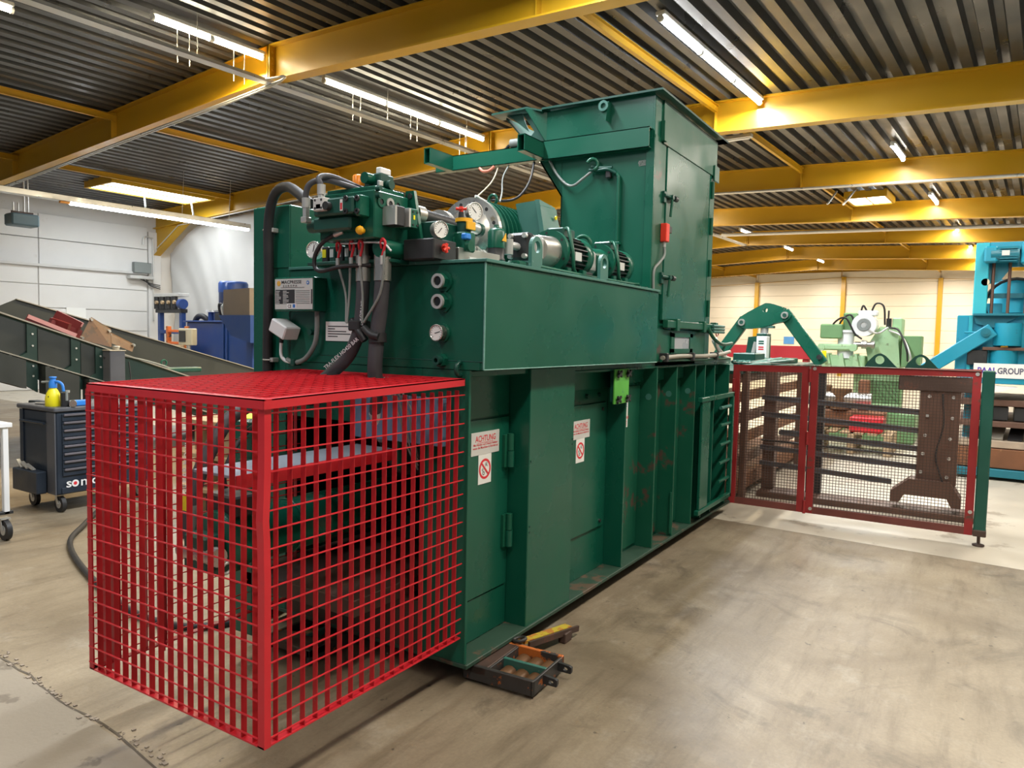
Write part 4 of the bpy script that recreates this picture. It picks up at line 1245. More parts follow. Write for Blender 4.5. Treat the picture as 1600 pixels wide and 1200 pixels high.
# conduit and cables on the hopper front
cd_ = pp(MB().tube([(4.875, 2.22, 2.84), (4.875, 2.195, 2.81), (4.875, 2.19, 2.77), (4.875, 2.188, 2.5), (4.875, 2.188, 2.34)], .013, 8), 'conduit', GREEN)
pp(MB().box(4.855, HX, 2.165, 2.21, 2.325, 2.345, .003), 'conduit_clamp', GREEN, cd_)
pp(MB().cyl((4.87, 2.19, 2.335), (4.86, 2.20, 2.26), .018, n=8), 'conduit_end', GREEND, cd_)
lg = pp(MB().torus((4.84, 2.38, 2.90), (1, .5, 0), .038, .014, 18, 8, -.4, PI+.6), 'lifting_eye', GREENW)
for p in ([(4.87, 2.42, 2.87), (4.86, 2.34, 2.86), (4.86, 2.27, 2.86), (4.87, 2.21, 2.83)], [(4.87, 2.40, 2.89), (4.86, 2.33, 2.875), (4.87, 2.24, 2.87)]):
    pp(MB().tube(p, .013, 7), 'cable_knot', GREEND, lg)
pp(MB().box(4.86, HX, 2.25, 2.29, 2.80, 2.86, .006), 'cable_gland', DARKM, lg)
pp(MB().tube([(4.87, 2.40, 2.86), (4.86, 2.47, 2.81), (4.86, 2.54, 2.77), (4.87, 2.61, 2.79), (4.88, 2.70, 2.88), (4.88, 2.76, 2.98)], .010, 8), 'hanging_cable', GREYC)
sm = MB()
for k in range(9):
    q = [(HX-.001, 2.03+.05*math.cos(a*1.0+k)*(.5+.06*k)-.004*k, 2.885+.022*math.sin(a*1.7+k*.8)*(.6+.05*k)) for a in (0, .7, 1.4, 2.1, 2.8, 3.5)]
    sm.tube(q, .0022, 5, 4)
pp(sm, 'scuff_marks', GREYC, hp)
# cables hanging from the arm
for p, mt, r in (([(4.88, 3.215, 2.98), (4.80, 3.22, 2.85), (4.60, 3.22, 2.70), (4.4, 3.2, 2.6)], BEIGE, .006),
                 ([(4.88, 3.12, 2.98), (4.80, 3.12, 2.87), (4.70, 3.06, 2.74), (4.2, 2.75, 2.56)], GREYC, .006),
                 ([(4.88, 2.89, 2.98), (4.80, 2.88, 2.82), (4.70, 2.90, 2.70), (4.65, 2.97, 2.66), (4.5, 3.02, 2.64)], BLACK, .010),
                 ([(4.86, 3.38, 2.98), (4.85, 3.34, 2.95), (4.85, 3.28, 2.95), (4.86, 3.24, 2.98)], M('salmon_cable', (.7, .22, .15), .5), .012)):
    pp(MB().tube(p, r, 7), 'hanging_cable', mt, ar)
# below the door: rail, window, pipes
rb = MB(); rb.box(5.15, 6.42, HY-.055, HY-.014, 1.745, 1.80, .004)
rb = pp(rb, 'door_rail', GREENW)
for x in (5.33, 5.98, 6.30):
    pp(MB().box(x, x+.06, HY-.065, HY-.012, 1.725, 1.815, .004), 'rail_block', GREENW, rb)
for z in (1.76, 1.735, 1.785):
    pp(MB().cyl((6.2, HY-.07, z), (6.52, HY-.07, z), .012, n=8), 'rail_pipe', TEALG, rb)
pp(MB().box(5.05, 6.2, HY-.01, HY+.012, 1.497, 1.735, .003), 'lower_panel', GREENW, hp)
wn = MB()
for a in ((5.33, 5.40, 1.56, 1.71), (5.76, 5.83, 1.56, 1.71), (5.33, 5.83, 1.555, 1.59), (5.33, 5.83, 1.68, 1.715)):
    wn.box(a[0], a[1], HY-.022, HY-.01, a[2], a[3])
wn = pp(wn, 'window_frame', GREENW)
pp(MB().box(5.40, 5.76, HY-.014, HY-.010, 1.59, 1.68), 'window_glass', M('hazy_glass', (.36, .37, .40), .3), wn)
pp(MB().tube([(5.10, HY-.04, 1.525), (5.5, HY-.045, 1.535), (6.0, HY-.045, 1.53), (6.5, HY-.05, 1.54), (6.9, HY-.02, 1.56)], .017, 8), 'grey_pipe', CONVE)
pp(MB().tube([(5.10, HY-.03, 1.505), (6.0, HY-.035, 1.50), (6.9, HY-.03, 1.50)], .010, 8), 'grey_pipe', GREENW)
for x in (5.12, 5.72, 6.36):
    pp(MB().box(x, x+.04, HY-.07, HY, 1.495, 1.56, .004), 'pipe_clip', DARKM)
for k, p in enumerate(([(6.1, HY-.06, 1.76), (6.2, HY-.08, 1.68), (6.45, HY-.08, 1.63), (6.9, HY-.04, 1.64), (7.2, 2.05, 1.62), (7.25, 2.1, 1.54)],
                       [(6.45, HY-.02, 1.68), (6.5, HY-.02, 1.60), (6.65, HY-.02, 1.53), (6.95, HY, 1.50)],
                       [(6.5, HY, 1.68), (6.6, HY, 1.60), (6.8, HY, 1.53), (7.1, 2.0, 1.50)],
                       [(6.55, HY+.03, 1.66), (6.7, HY+.03, 1.58), (7.0, 2.0, 1.53), (7.3, 2.1, 1.5)])):
    pp(MB().tube(p, .015, 8), 'bent_pipe', GREENW if k == 0 else GALV)
pp(MB().torus((6.46, HY-.03, 1.74), (0, 1, 0), .04, .005, 18, 6), 'red_ring', REDF)

# ------------------------------------------------ warning signs on the side
def sign(x, yp, z, full=True, w=.25, h=.115, name='warning_sign'):
    s_ = pp(MB().box(x, x+w, yp-.003, yp, z-h, z), name, SIGNG)
    y = yp-.003
    text('ACHTUNG', (x+w*.5, y, z-.048), RX, UZ, .044, INKR, s_, align='CENTER', fit=w*.72)
    text('Mit Händen auf Distanz bleiben\nwenn die Maschine in Betrieb ist', (x+w*.5, y, z-.068), RX, UZ, .0165, INKR, s_, align='CENTER', fit=w*.9)
    pp(MB().box(x+w*.22, x+w*.78, y-.0006, y, z-.055, z-.053), 'underline', INKR, s_)
    x1, w2, h2 = x+w*.26, w*.46, .15
    p_ = pp(MB().box(x1, x1+w2, yp-.003, yp, z-h-h2, z-h-.001), 'prohibition_sign', SIGN)
    c = Vector((x1+w2/2, y, z-h-h2/2))
    pp(MB().lathe_closed(c, (0, -1, 0), [(.040, 0), (.052, 0), (.052, .0008), (.040, .0008)], 36), 'red_circle', INKR, p_)
    pp(MB().bar(c+Vector((-.033, -.0012, .033)), c+Vector((.033, -.0012, -.033)), .010, .0006, (0, 1, 0)), 'red_bar', INKR, p_)
    g_ = MB()
    for cc, r in (((-.012, -.022), .010), ((-.020, -.004), .007)):
        g_.lathe_closed(c+Vector((cc[0], 0, cc[1])), (0, -1, 0), [(r*.6, 0), (r, 0), (r, .0006), (r*.6, .0006)], 14)
    for k in range(4):
        g_.bar(c+Vector((.000+.006*k, -.0004, .020-.003*k)), c+Vector((.010+.005*k, -.0004, .032-.006*k)), .0026, .0006, (0, 1, 0))
    g_.bar(c+Vector((.004, -.0004, .012)), c+Vector((.020, -.0004, .030)), .003, .0006, (0, 1, 0))
    pp(g_, 'gear_and_hand_symbol', INKB, p_)
    return s_
yd = YP-.014
sign(2.935, yd, 1.175)
sign(3.855+.145, YP-.016, 1.140, w=.25)
yn = YP-.012
s3 = pp(MB().box(4.72, 4.87, yn-.003, yn, 1.03, 1.25), 'warning_sign', SIGN)
text('ACHTUNG', (4.735, yn-.003, 1.09), RX, UZ, .030, INKR, s3)
mb = MB()
for k in range(4):
    mb.box(4.735, 4.855, yn-.0036, yn-.003, 1.225-.016*k, 1.231-.016*k)
pp(mb, 'printed_rows', BLUEI, s3)
mb = MB()
for k in range(3):
    mb.box(4.735, 4.855, yn-.0036, yn-.003, 1.070-.013*k, 1.075-.013*k)
pp(mb, 'printed_rows', INKR, s3)
p3 = pp(MB().box(4.70, 4.80, yn-.003, yn, .92, 1.02), 'prohibition_sign', SIGN)
pp(MB().lathe_closed((4.75, yn-.003, .97), (0, -1, 0), [(.034, 0), (.045, 0), (.045, .0008), (.034, .0008)], 30), 'red_circle', INKR, p3)

# ============================================================ the red guard cage
CX0, CX1, CY0, CY1, CZ0, CZ1 = 1.610, 2.738, 1.965, 3.050, .236, 1.405
CG = thing('guard_cage', 'bright red grating guard cage on the front of the press', 'cage', (2.17, 2.5, CZ0))
def cp(mb, name, mat=RED, xf=None, kind=None):
    return mb.build(name, mat, CG, xf=xf, kind=kind)
# dented corner post
zl = [CZ0, .80, .95, 1.02, 1.09, 1.2, CZ1]
of = [0, 0, -.003, -.008, -.004, 0, 0]
pm = MB(); V = []
for z, o in zip(zl, of):
    V += [(CX0+o, CY0-.003+o*.2, z), (CX0+.028+o, CY0-.003, z), (CX0+.028+o, CY0+.004, z), (CX0+.006+o, CY0+.004, z), (CX0+.006+o, CY0+.030, z), (CX0+o, CY0+.030, z)]
F = [list(range(6))[::-1], [36+i for i in range(6)]]
for k in range(6):
    for i in range(6):
        F.append((6*k+i, 6*k+(i+1) % 6, 6*k+6+(i+1) % 6, 6*k+6+i))
pm.add(V, F)
cp(pm, 'corner_post', REDB)
cp(MB().box(CX0, CX0+.032, CY0, CY1, CZ0, CZ0+.006), 'bottom_rail', REDB)
cp(MB().box(CX0, CX1, CY0, CY0+.032, CZ0, CZ0+.006), 'bottom_rail', REDB)
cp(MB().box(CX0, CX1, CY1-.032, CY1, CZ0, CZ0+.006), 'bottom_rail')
cp(MB().box(CX0, CX0+.006, CY1-.03, CY1, CZ0, CZ1), 'edge_flat')
for x in (1.695, 1.925):
    mb = MB(); mb.box(x, x+.032, CY1-.004, CY1+.002, CZ0-.03, CZ1); mb.box(x, x+.005, CY1-.032, CY1, CZ0-.03, CZ1)
    cp(mb, 'stay_angle')
pit = .0603
# flats: 30 mm deep, 3 mm thick
a = cp(MB().box(CX0+.003, CX0+.026, CY0+pit-.0015, CY0+pit+.0015, CZ0+.004, CZ1), 'flat_bar')
for k in range(1, 17):
    inst(a, 'flat_bar', CG, (0, pit*k, 0))
a = cp(MB().box(CX0+pit-.0015, CX0+pit+.0015, CY0+.001, CY0+.024, CZ0+.004, CZ1), 'flat_bar')
for k in range(1, 18):
    inst(a, 'flat_bar', CG, (pit*k, 0, 0))
a = cp(MB().box(CX0+pit-.0015, CX0+pit+.0015, CY1-.024, CY1-.001, CZ0+.004, CZ1), 'flat_bar')
for k in (1, 2, 3, 4, 15, 17):
    inst(a, 'flat_bar', CG, (pit*k, 0, 0))
rp = .0656
zr = CZ0+.031
n_r = 18
def rod(p0, p1):
    return MB().bar(p0, p1, .0046, .0046)
a = cp(rod((CX0, CY0+.03, zr), (CX0, CY1, zr)), 'cross_rod', REDB)
b = cp(rod((CX0+.02, CY0-.001, zr), (CX1, CY0-.001, zr)), 'cross_rod', REDB)
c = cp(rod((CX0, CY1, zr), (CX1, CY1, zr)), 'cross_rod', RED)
for k in range(1, n_r):
    for q in (a, b, c):
        inst(q, 'cross_rod', CG, (0, 0, rp*k))
# lid, slightly rising towards the press
def tilt(p):
    return Vector((p[0], p[1], p[2]+(p[0]-1.6)*.026))
LZ = 1.397
mb = MB(); mb.box(CX0-.012, CX0-.007, CY0-.016, CY1-.03, LZ, LZ+.033); mb.box(CX0-.012, CX0+.02, CY0-.016, CY1-.03, LZ+.028, LZ+.033)
cp(mb, 'lid_frame', REDB, tilt)
mb = MB(); mb.box(CX0-.012, CX1-.02, CY0-.016, CY0-.011, LZ, LZ+.033); mb.box(CX0-.012, CX1-.02, CY0-.016, CY0+.014, LZ+.028, LZ+.033)
cp(mb, 'lid_frame', REDB, tilt)
cp(MB().box(CX0-.012, CX1-.02, CY1-.035, CY1-.03, LZ, LZ+.033), 'lid_frame', REDB, tilt)
cp(MB().box(CX1-.025, CX1-.02, CY0-.016, CY1-.03, LZ, LZ+.033), 'lid_frame', REDB, tilt)
for k in range(1, 18):
    x = CX0-.012+.0615*k
    spans = [(CY0-.012, CY1-.035)] if x < 2.53 else [(CY0-.012, 2.31), (2.44, 2.58), (2.80, CY1-.035)]
    for a, b in spans:
        cp(MB().box(x-.0015, x+.0015, a, b, LZ+.008, LZ+.030), 'lid_bar', RED, tilt)
for k in range(1, 17):
    y = CY0-.016+.0625*k
    x1 = 2.53 if 2.31 < y < 2.44 or 2.58 < y < 2.80 else CX1-.02
    cp(MB().box(CX0-.01, x1, y-.003, y+.003, LZ+.026, LZ+.032), 'lid_rod', REDB, tilt)

# ============================================================ machine skates
def skate(name, label, x, y, rot, col):
    T = Matrix.Translation((x, y, 0)) @ Matrix.Rotation(rot, 4, 'Z')
    th = thing(name, label, 'skate', (x, y, 0))
    f = lambda p: T @ Vector((p[0]*.88, p[1]*.9, p[2]*.70))
    def q(mb, nm, mat): return mb.build(nm, mat, th, xf=f)
    q(MB().box(-.19, -.165, -.22, .20, .02, .125, .004), 'side_plate', SKATE)
    q(MB().box(.165, .19, -.22, .20, .02, .125, .004), 'side_plate', col)
    q(MB().box(-.19, .19, -.22, -.205, .02, .12, .003), 'end_plate', SKATE)
    q(MB().box(-.19, .19, .06, .20, .07, .122, .004), 'load_pad', RUSTD)
    q(MB().box(-.012, .012, -.205, .06, .03, .118, .003), 'web_plate', TEALG)
    q(MB().box(-.165, .165, .05, .062, .03, .118, .003), 'web_plate', SKATE)
    for sx in (-.088, .088):
        for yy in (-.155, -.075, .005):
            q(MB().cyl((sx-.07, yy, .041), (sx+.07, yy, .041), .04, n=18), 'roller', OCHRE)
    for sx in (-.06, .12):
        e = MB(); e.plate_hole([(sx-.012, -.22, .05), (sx-.012, -.30, .05), (sx-.012, -.30, .10), (sx-.012, -.22, .11)], (sx-.012, -.265, .075), .014, (.02, 0, 0), 16)
        q(e, 'tow_lug', DARKM)
    q(MB().cyl((-.195, .0, .06), (-.188, .0, .06), .022, n=14), 'axle_cap', SKATE)
    return th
skate('machine_skate', 'orange and black machine skate with rust rollers under the press corner', 2.985, 1.825, .05, ORANGE)
skate('machine_skate', 'dark machine skate under the press inside the cage, left of the other skate', 2.66, 2.86, PI/2, SKATE)
th = thing('skate_drawbar', 'yellow and orange bar lying along the press base behind the skate', 'bar', (3.15, 1.90, 0))
MB().bar((3.18, 1.895, .085), (3.56, 1.82, .06), .05, .014).build('flat_bar', M('yellow_bar', (.50, .40, .03), .5, var=.3, vs=12, wear=(.45, .18, .03), wa=.5, ws=12), th)
MB().bar((3.19, 1.855, .075), (3.60, 1.78, .045), .014, .03).build('side_bar', RUSTD, th)
MB().torus((3.17, 1.90, .10), (0, .2, 1), .032, .009, 16, 8).build('pull_ring', SKATE, th)
MB().box(3.46, 3.54, 1.785, 1.83, .0, .055, .004).build('foot', RUSTD, th)
# hose on the floor beside the cage
mb = MB().tube([(3.6, 6.6, .03), (3.22, 6.16, .025), (2.92, 5.78, .022), (2.68, 5.2, .022), (2.45, 4.4, .022), (2.37, 3.9, .022), (2.45, 3.55, .022), (2.75, 3.40, .022), (2.97, 3.42, .03), (3.13, 3.53, .08), (3.2, 3.5, .25), (3.22, 3.445, .4)], .02, 10, 6)
tag(mb.build('floor_hose', BLACK), 'black hose lying in a loop on the floor behind the cage', 'hose')
# ============================================================ the mesh gate at the outlet
GX = 7.19
MG = thing('mesh_gate', 'dull red wire mesh gate with two panels standing at right angles to the press', 'gate', (GX, .95, .09))
def gp_(mb, name, mat=REDD, parent=None, kind=None):
    return mb.build(name, mat, parent or MG, kind=kind)
def ztop(y): return 1.435+(1.95-y)*.0165
def gate_panel(y0, y1, zb, name):
    w, t = .062, .03
    r = gp_(MB().bar((GX, y0, ztop(y0)-w/2), (GX, y1, ztop(y1)-w/2), t, w), name)
    gp_(MB().bar((GX, y0, zb+w/2), (GX, y1, zb+w/2), t, w), 'bottom_rail', M('gate_rail_rusty', (.17, .045, .035), .6, var=.4, vs=7), r)
    gp_(MB().box(GX-.016, GX+.016, y0, y0-w, zb, ztop(y0), .002), 'stile', REDD, r)
    gp_(MB().box(GX-.016, GX+.016, y1+w, y1, zb, ztop(y1), .002), 'stile', REDD, r)
    mb = MB()
    p = .0262
    n = int((y0-y1-2*w)/p)
    for k in range(n+1):
        y = y0-w-p*(k+.2)
        mb.bar((GX+.004, y, zb+w*.8), (GX+.004, y, ztop(y)-w*.8), .0042, .0042, (1, 0, 0))
    n = int((1.40-zb-w)/p)
    for k in range(n+1):
        z = zb+w+p*k
        mb.bar((GX, y0-w*.8, z), (GX, y1+w*.8, z+.012), .0042, .0042, (1, 0, 0))
    gp_(mb, 'wire_mesh', RUSTD, r, 'stuff')
    return r
g1 = gate_panel(1.955, 1.262, .085, 'top_rail')
g2 = gate_panel(1.245, -.075, .085, 'top_rail')
gp_(MB().box(GX-.03, GX+.02, 1.955, -.07, 1.455, 1.459), 'top_highlight', CONVE)  # pale strip painted as the highlight along the gate's top edge
for z in (1.36, .78, .14):
    gp_(MB().cyl((GX-.022, 1.253, z-.06), (GX-.022, 1.253, z+.06), .014, n=10), 'hinge', REDD)
gp_(MB().box(GX-.04, GX-.015, 1.955, 1.93, 1.18, 1.30, .004), 'latch', REDD)
for y, z in ((1.215, 1.425), (-.045, 1.43), (-.05, .28), (1.2, .13)):
    gp_(MB().cyl((GX-.024, y, z), (GX-.014, y, z), .016, n=8), 'bolt', GALV)
po = gp_(MB().box(GX-.035, GX+.06, -.168, -.080, .13, 1.462, .008), 'end_post', M('post_green', (.010, .085, .060), .4, var=.2, vs=5, wear=(.20, .12, .07), wa=.66, ws=6))
gp_(MB().box(GX-.042, GX+.066, -.172, -.076, .085, .14, .006), 'post_shoe', RUSTD, po)
gp_(MB().cyl((GX+.01, -.122, .02), (GX+.01, -.122, .10), .013, n=10), 'foot_screw', RUSTD, po)
gp_(MB().lathe((GX+.01, -.122, 0), (0, 0, 1), [(.045, 0), (.045, .012), (.015, .022)], 18), 'foot_disc', RUSTD, po)

# ============================================================ needle unit behind the gate
NU = thing('needle_unit', 'dark brown bolted needle carriage with five long steel needles behind the gate', 'machine', (8.2, .3, 0))
def nu(mb, name, mat=RUSTD, parent=None): return mb.build(name, mat, parent or NU)
nu(MB().box(8.15, 8.24, .07, .41, .32, 1.24, .006), 'carriage_plate', BROWN)
nu(MB().box(8.12, 8.34, -.02, .60, 1.22, 1.36, .008), 'head_box', RUSTD)
nu(MB().box(8.1, 8.3, .0, .72, 1.385, 1.43, .006), 'top_rail', DARKM)
for y, z in ((.33, 1.17), (.13, 1.17), (.34, .98), (.13, .97), (.35, .79), (.14, .77), (.36, .61), (.14, .58), (.37, .43), (.15, .40)):
    nu(MB().cyl((8.135, y, z), (8.15, y, z), .016, n=8), 'carriage_bolt', GALV)
bs_ = MB()
bs_.prism([(8.08, .62, .12), (8.08, .62, .22), (8.08, .46, .36), (8.08, .12, .36), (8.08, .02, .20), (8.08, .02, .12), (8.08, .10, .12), (8.08, .14, .20), (8.08, .50, .20), (8.08, .54, .12)], (.25, 0, 0))
nu(bs_, 'foot_frame', BROWN)
nu(MB().box(8.05, 8.4, -.1, 1.90, .0, .06, .006), 'ground_rail', BROWN)
for k, z in enumerate((1.015, .835, .655, .475, .305)):
    n_ = MB()
    n_.bar((8.19, .40 if k < 4 else .62, z-.015), (8.19, 1.905 if k != 2 else 1.72, z+.045 if k != 2 else z+.04), .02, .045)
    n_.bar((8.17, .40 if k < 4 else .62, z+.015), (8.17, 1.895 if k != 2 else 1.7, z+.07), .012, .012)
    nu(n_, 'needle', DGREY)
nu(MB().cyl((8.19, .4, .57), (8.19, 1.9, .60), .012, n=8), 'push_rod', DARKM)
nu(MB().box(8.30, 8.42, 1.30, 1.45, .06, 1.38, .006), 'rear_post', DARKM)
nu(MB().box(8.26, 8.40, 1.78, 1.90, .06, 1.40, .006), 'rear_post', BROWN)
nu(MB().tube([(8.12, .22, 1.2), (8.1, .2, .9), (8.12, .25, .6), (8.1, .18, .35)], .008, 6), 'loose_wire', BLACK)
for y in (.785, .425):
    pts = [(8.2, y-.16, 1.43), (8.2, y+.16, 1.43), (8.2, y+.05, 1.55), (8.2, y, 1.575), (8.2, y-.05, 1.55)]
    nu(MB().plate_hole(pts, (8.2, y, 1.505), .042, (.025, 0, 0), 20), 'lifting_lug', GREEND)

# ============================================================ outlet channel with the arch clamp
OC = thing('outlet_channel', 'outlet channel behind the gate with a green arch clamp on top', 'machine', (9.5, 2.65, 0))
def oc(mb, name, mat=GREEN, parent=None): return mb.build(name, mat, parent or OC)
oc(MB().box(7.35, 11.9, 1.98, 3.3, .10, .16, .004), 'channel_floor', RUST)
for k, z in enumerate((.16, .38, .60, .82, 1.04, 1.24)):
    for y in (1.98, 3.24):
        oc(MB().box(7.35, 11.9, y, y+.06, z, z+.10, .004), 'side_rail', BROWN if k % 2 else RUST)
for x in (7.6, 9.0, 10.4, 11.8):
    for y in (1.92, 3.30):
        oc(MB().box(x, x+.1, y, y+.06, 0, 1.36, .004), 'channel_post', BROWN)
oc(MB().box(7.35, 11.9, 1.95, 3.35, 1.33, 1.37, .004), 'channel_top', GREEND)
oc(MB().box(9.6, 11.3, 2.15, 2.4, 1.37, 1.44, .01), 'top_tube', GREENW)
AX = 11.0
pin1, pin2 = Vector((AX, 2.895, 1.945)), Vector((AX, 2.294, 2.05))
lg1, lg2 = Vector((AX, 3.30, 1.36)), Vector((AX, 1.78, 1.37))
pts = [(AX, 2.99, 1.93), (AX, 2.95, 2.02), (AX, 2.76, 2.05), (AX, 2.64, 2.19), (AX, 2.57, 2.225), (AX, 2.50, 2.22), (AX, 2.36, 2.13), (AX, 2.26, 2.14), (AX, 2.20, 2.08), (AX, 2.24, 1.97), (AX, 2.44, 1.93), (AX, 2.60, 1.87), (AX, 2.86, 1.85)]
for dx in (0, .16):
    a = MB(); a.plate_hole(pts, (AX, 2.57, 2.125), .035, (.03, 0, 0), 40)
    a.v = [p+Vector((dx-.03, 0, 0)) for p in a.v]
    oc(a, 'arch_plate')
for p, q in ((pin1, lg1), (pin2, lg2)):
    a = oc(MB().bar(p+(p-q).normalized()*.06+Vector((.06, 0, 0)), q+Vector((.06, 0, 0)), .17, .09, (1, 0, 0), .01), 'arch_leg')
    oc(MB().cyl(p+Vector((-.06, 0, 0)), p+Vector((.2, 0, 0)), .05, n=20), 'pin', STEEL, a)
    oc(MB().cyl(p+Vector((-.068, 0, 0)), p+Vector((-.06, 0, 0)), .028, n=16), 'pin_core', GREEND, a)
oc(MB().cyl(lg2+Vector((-.05, .03, .1)), lg2+Vector((.0, .03, .1)), .035, n=14), 'leg_pin', DARKM)
oc(MB().box(AX-.1, AX+.2, 2.52, 2.66, 1.37, 1.79, .01), 'clamp_cylinder', GREEND)
oc(MB().cyl((AX+.05, 2.585, 1.79), (AX+.05, 2.585, 1.90), .055, n=18), 'piston_rod', GALV)
oc(MB().box(AX-.02, AX+.12, 2.45, 2.72, 1.865, 1.90, .006), 'rod_plate', TEALG)
oc(MB().prism([(10.6, 2.74, 1.37), (10.6, 2.70, 1.73), (10.6, 2.52, 1.75), (10.6, 2.50, 1.37)], (.12, 0, 0)), 'valve_housing', GREEND)
wbx = oc(MB().box(10.42, 10.58, 2.40, 2.54, 1.42, 1.74, .006), 'white_box', WHITE)
for k, (z, mt) in enumerate(((1.68, INKB), (1.65, GREEN), (1.60, INKR), (1.57, INKR))):
    oc(MB().box(10.418, 10.42, 2.44, 2.51, z-.018, z), 'box_print', GREEN if mt is INKB else mt, wbx)
oc(MB().cyl((10.55, 2.62, 1.46), (10.55, 2.58, 1.66), .028, n=10), 'shiny_fitting', GALV)
oc(MB().box(9.2, 9.7, 2.25, 2.52, 1.37, 1.52, .01), 'valve_box', GREEND)
for k in range(7):
    y = 2.0+.07*k
    oc(MB().tube([(8.0+.3*k, y, 1.395), (9, y+.05, 1.41), (9.9, y+random.uniform(-.1, .1), 1.43), (10.6, y+.1, 1.42+.01*(k % 3))], .02, 7), 'top_hose', TEALG if k % 3 else GREEND)
oc(MB().bar((7.4, 1.95, 1.40), (8.6, 1.95, 1.40), .05, .05), 'edge_tube', TEALG)

# ============================================================ things seen through the mesh
th = thing('workpiece_pallet', 'wooden pallet on the floor seen through the gate mesh', 'pallet', (12.6, 1.45, 0))
for k in range(6):
    MB().box(12.1, 13.1, .95+.19*k, 1.09+.19*k, .30, .325, .003).build('board', WOOD, th)
for y in (1.0, 1.5, 2.0):
    MB().box(12.1, 13.1, y-.05, y+.05, .0, .30, .004).build('bearer', WOOD, th)
tag(MB().box(12.2, 12.6, 1.08, 1.54, .327, .56, .02).build('red_toolbox', REDB), 'bright red box on the pallet behind the gate mesh', 'box')
th = thing('rusty_gearbox', 'rust brown machine parts on the pallet behind the red box', 'machine part', (12.85, 1.6, .327))
MB().box(12.65, 13.05, 1.1, 2.1, .327, .62, .03).build('casing', RUST, th)
MB().cyl((12.75, 1.75, .62), (12.75, 1.75, .95), .16, n=18).build('drum', OCHRE, th)
MB().cyl((12.7, 1.3, .80), (12.7, 1.95, .80), .10, n=16).build('shaft', STEEL, th)
MB().box(12.7, 12.95, 1.35, 1.5, .62, 1.1, .02).build('bracket', RUST, th)
MB().box(12.7, 12.9, 1.9, 2.05, .62, 1.0, .02).build('bracket', OCHRE, th)

# red bench far behind the arch
th = thing('steel_bench', 'long red steel beam bench behind the green arch', 'bench', (16.2, 3.6, 0))
MB().box(16, 16.3, 2.75, 4.75, 1.33, 1.60, .01).build('beam', M('deep_red_paint', (.36, .012, .025), .5), th)
for y in (2.85, 4.55):
    MB().box(16.05, 16.25, y, y+.12, 0, 1.33, .01).build('leg', REDD, th)
tag(MB().box(41.39, 41.405, 11.2, 11.75, 1.62, 2.02).build('blue_poster', M('poster_blue', (.10, .32, .72), .5), xf=XB), 'small blue poster on the far cream wall above the red beam', 'poster')

# ============================================================ pale green milling machine
MM = thing('milling_machine', 'pale green milling machine with white motor and black hoses behind the gate', 'machine', (14.2, 1.5, 0))
def mq(mb, name, mat=LIME, parent=None): return mb.build(name, mat, parent or MM)
mq(MB().box(13.9, 15.0, .75, 2.3, 0, .5, .03), 'base', LIMED)
mq(MB().box(14.1, 14.9, 1.02, 1.75, .5, 1.45, .03), 'column', LIME)
mq(MB().prism([(13.85, 1.02, 1.30), (13.85, 1.08, 1.95), (13.85, 1.35, 1.97), (13.85, 1.55, 1.6), (13.85, 1.5, 1.36), (13.85, 1.25, 1.28)], (.55, 0, 0)), 'head', LIME)
mq(MB().box(14.0, 14.6, 1.03, 1.18, 1.2, 2.12, .015), 'rear_column', LIME)
mq(MB().box(13.98, 14.05, 1.19, 1.27, 1.2, 2.11, .006), 'slide_way', BLACK)
mq(MB().cyl((13.95, 1.235, 1.3), (13.95, 1.235, 2.24), .014, n=8), 'screw_spindle', DARKM)
mo = mq(MB().cyl((13.7, 1.58, 1.99), (14.1, 1.58, 1.99), .19, n=28), 'white_motor', WHITE)
mq(MB().lathe_closed((13.70, 1.58, 1.99), (-1, 0, 0), [(.05, 0), (.11, 0), (.10, .02), (.05, .02)], 24), 'fan_grille', GREYC, mo)
mq(MB().cyl((13.69, 1.58, 1.99), (13.70, 1.58, 1.99), .04, n=16), 'hub', GALV, mo)
mq(MB().box(13.8, 14.2, 1.70, 1.92, 1.8, 2.2, .02), 'gear_head', LIMED)
mq(MB().box(13.85, 14.15, 1.40, 1.70, 2.15, 2.24, .03), 'motor_box', WHITE)
mq(MB().cyl((13.8, 1.86, 1.42), (13.8, 1.86, 1.86), .13, n=20), 'white_tank', WHITE)
mq(MB().cyl((13.8, 1.86, 1.86), (13.8, 1.86, 1.90), .16, n=20), 'tank_rim', WHITE)
sp = MB()
sp.cyl((13.7, 1.72, 1.66), (13.7, 1.40, 1.66), .045, n=12); sp.cyl((13.7, 1.60, 1.66), (13.7, 1.52, 1.66), .075, n=12); sp.cyl((13.7, 1.45, 1.66), (13.7, 1.40, 1.66), .07, n=12)
mq(sp, 'spindle', STEEL)
mq(MB().box(13.6, 13.75, 1.66, 2.28, 1.55, 1.66, .03), 'support_arm', LIME)
for y in (1.72, 2.22):
    mq(MB().cyl((13.58, y, 1.60), (13.77, y, 1.60), .06, n=14), 'arm_boss', LIME)
mq(MB().box(13.6, 13.9, 1.9, 2.25, 1.75, 2.0, .02), 'left_housing', LIMED)
mq(MB().box(13.8, 14.4, .72, 1.0, 1.30, 1.82, .01), 'switch_cabinet', LIMED)
for k in range(3):
    mq(MB().prism([(13.6, 1.6+.22*k, 1.2), (13.6, 1.66+.22*k, 1.5), (13.6, 1.70+.22*k, 1.5), (13.6, 1.72+.22*k, 1.2)], (.4, 0, 0)), 'table_rib', LIME)
mq(MB().box(13.7, 14.2, 1.55, 2.3, 1.2, 1.47, .02), 'table', LIME)
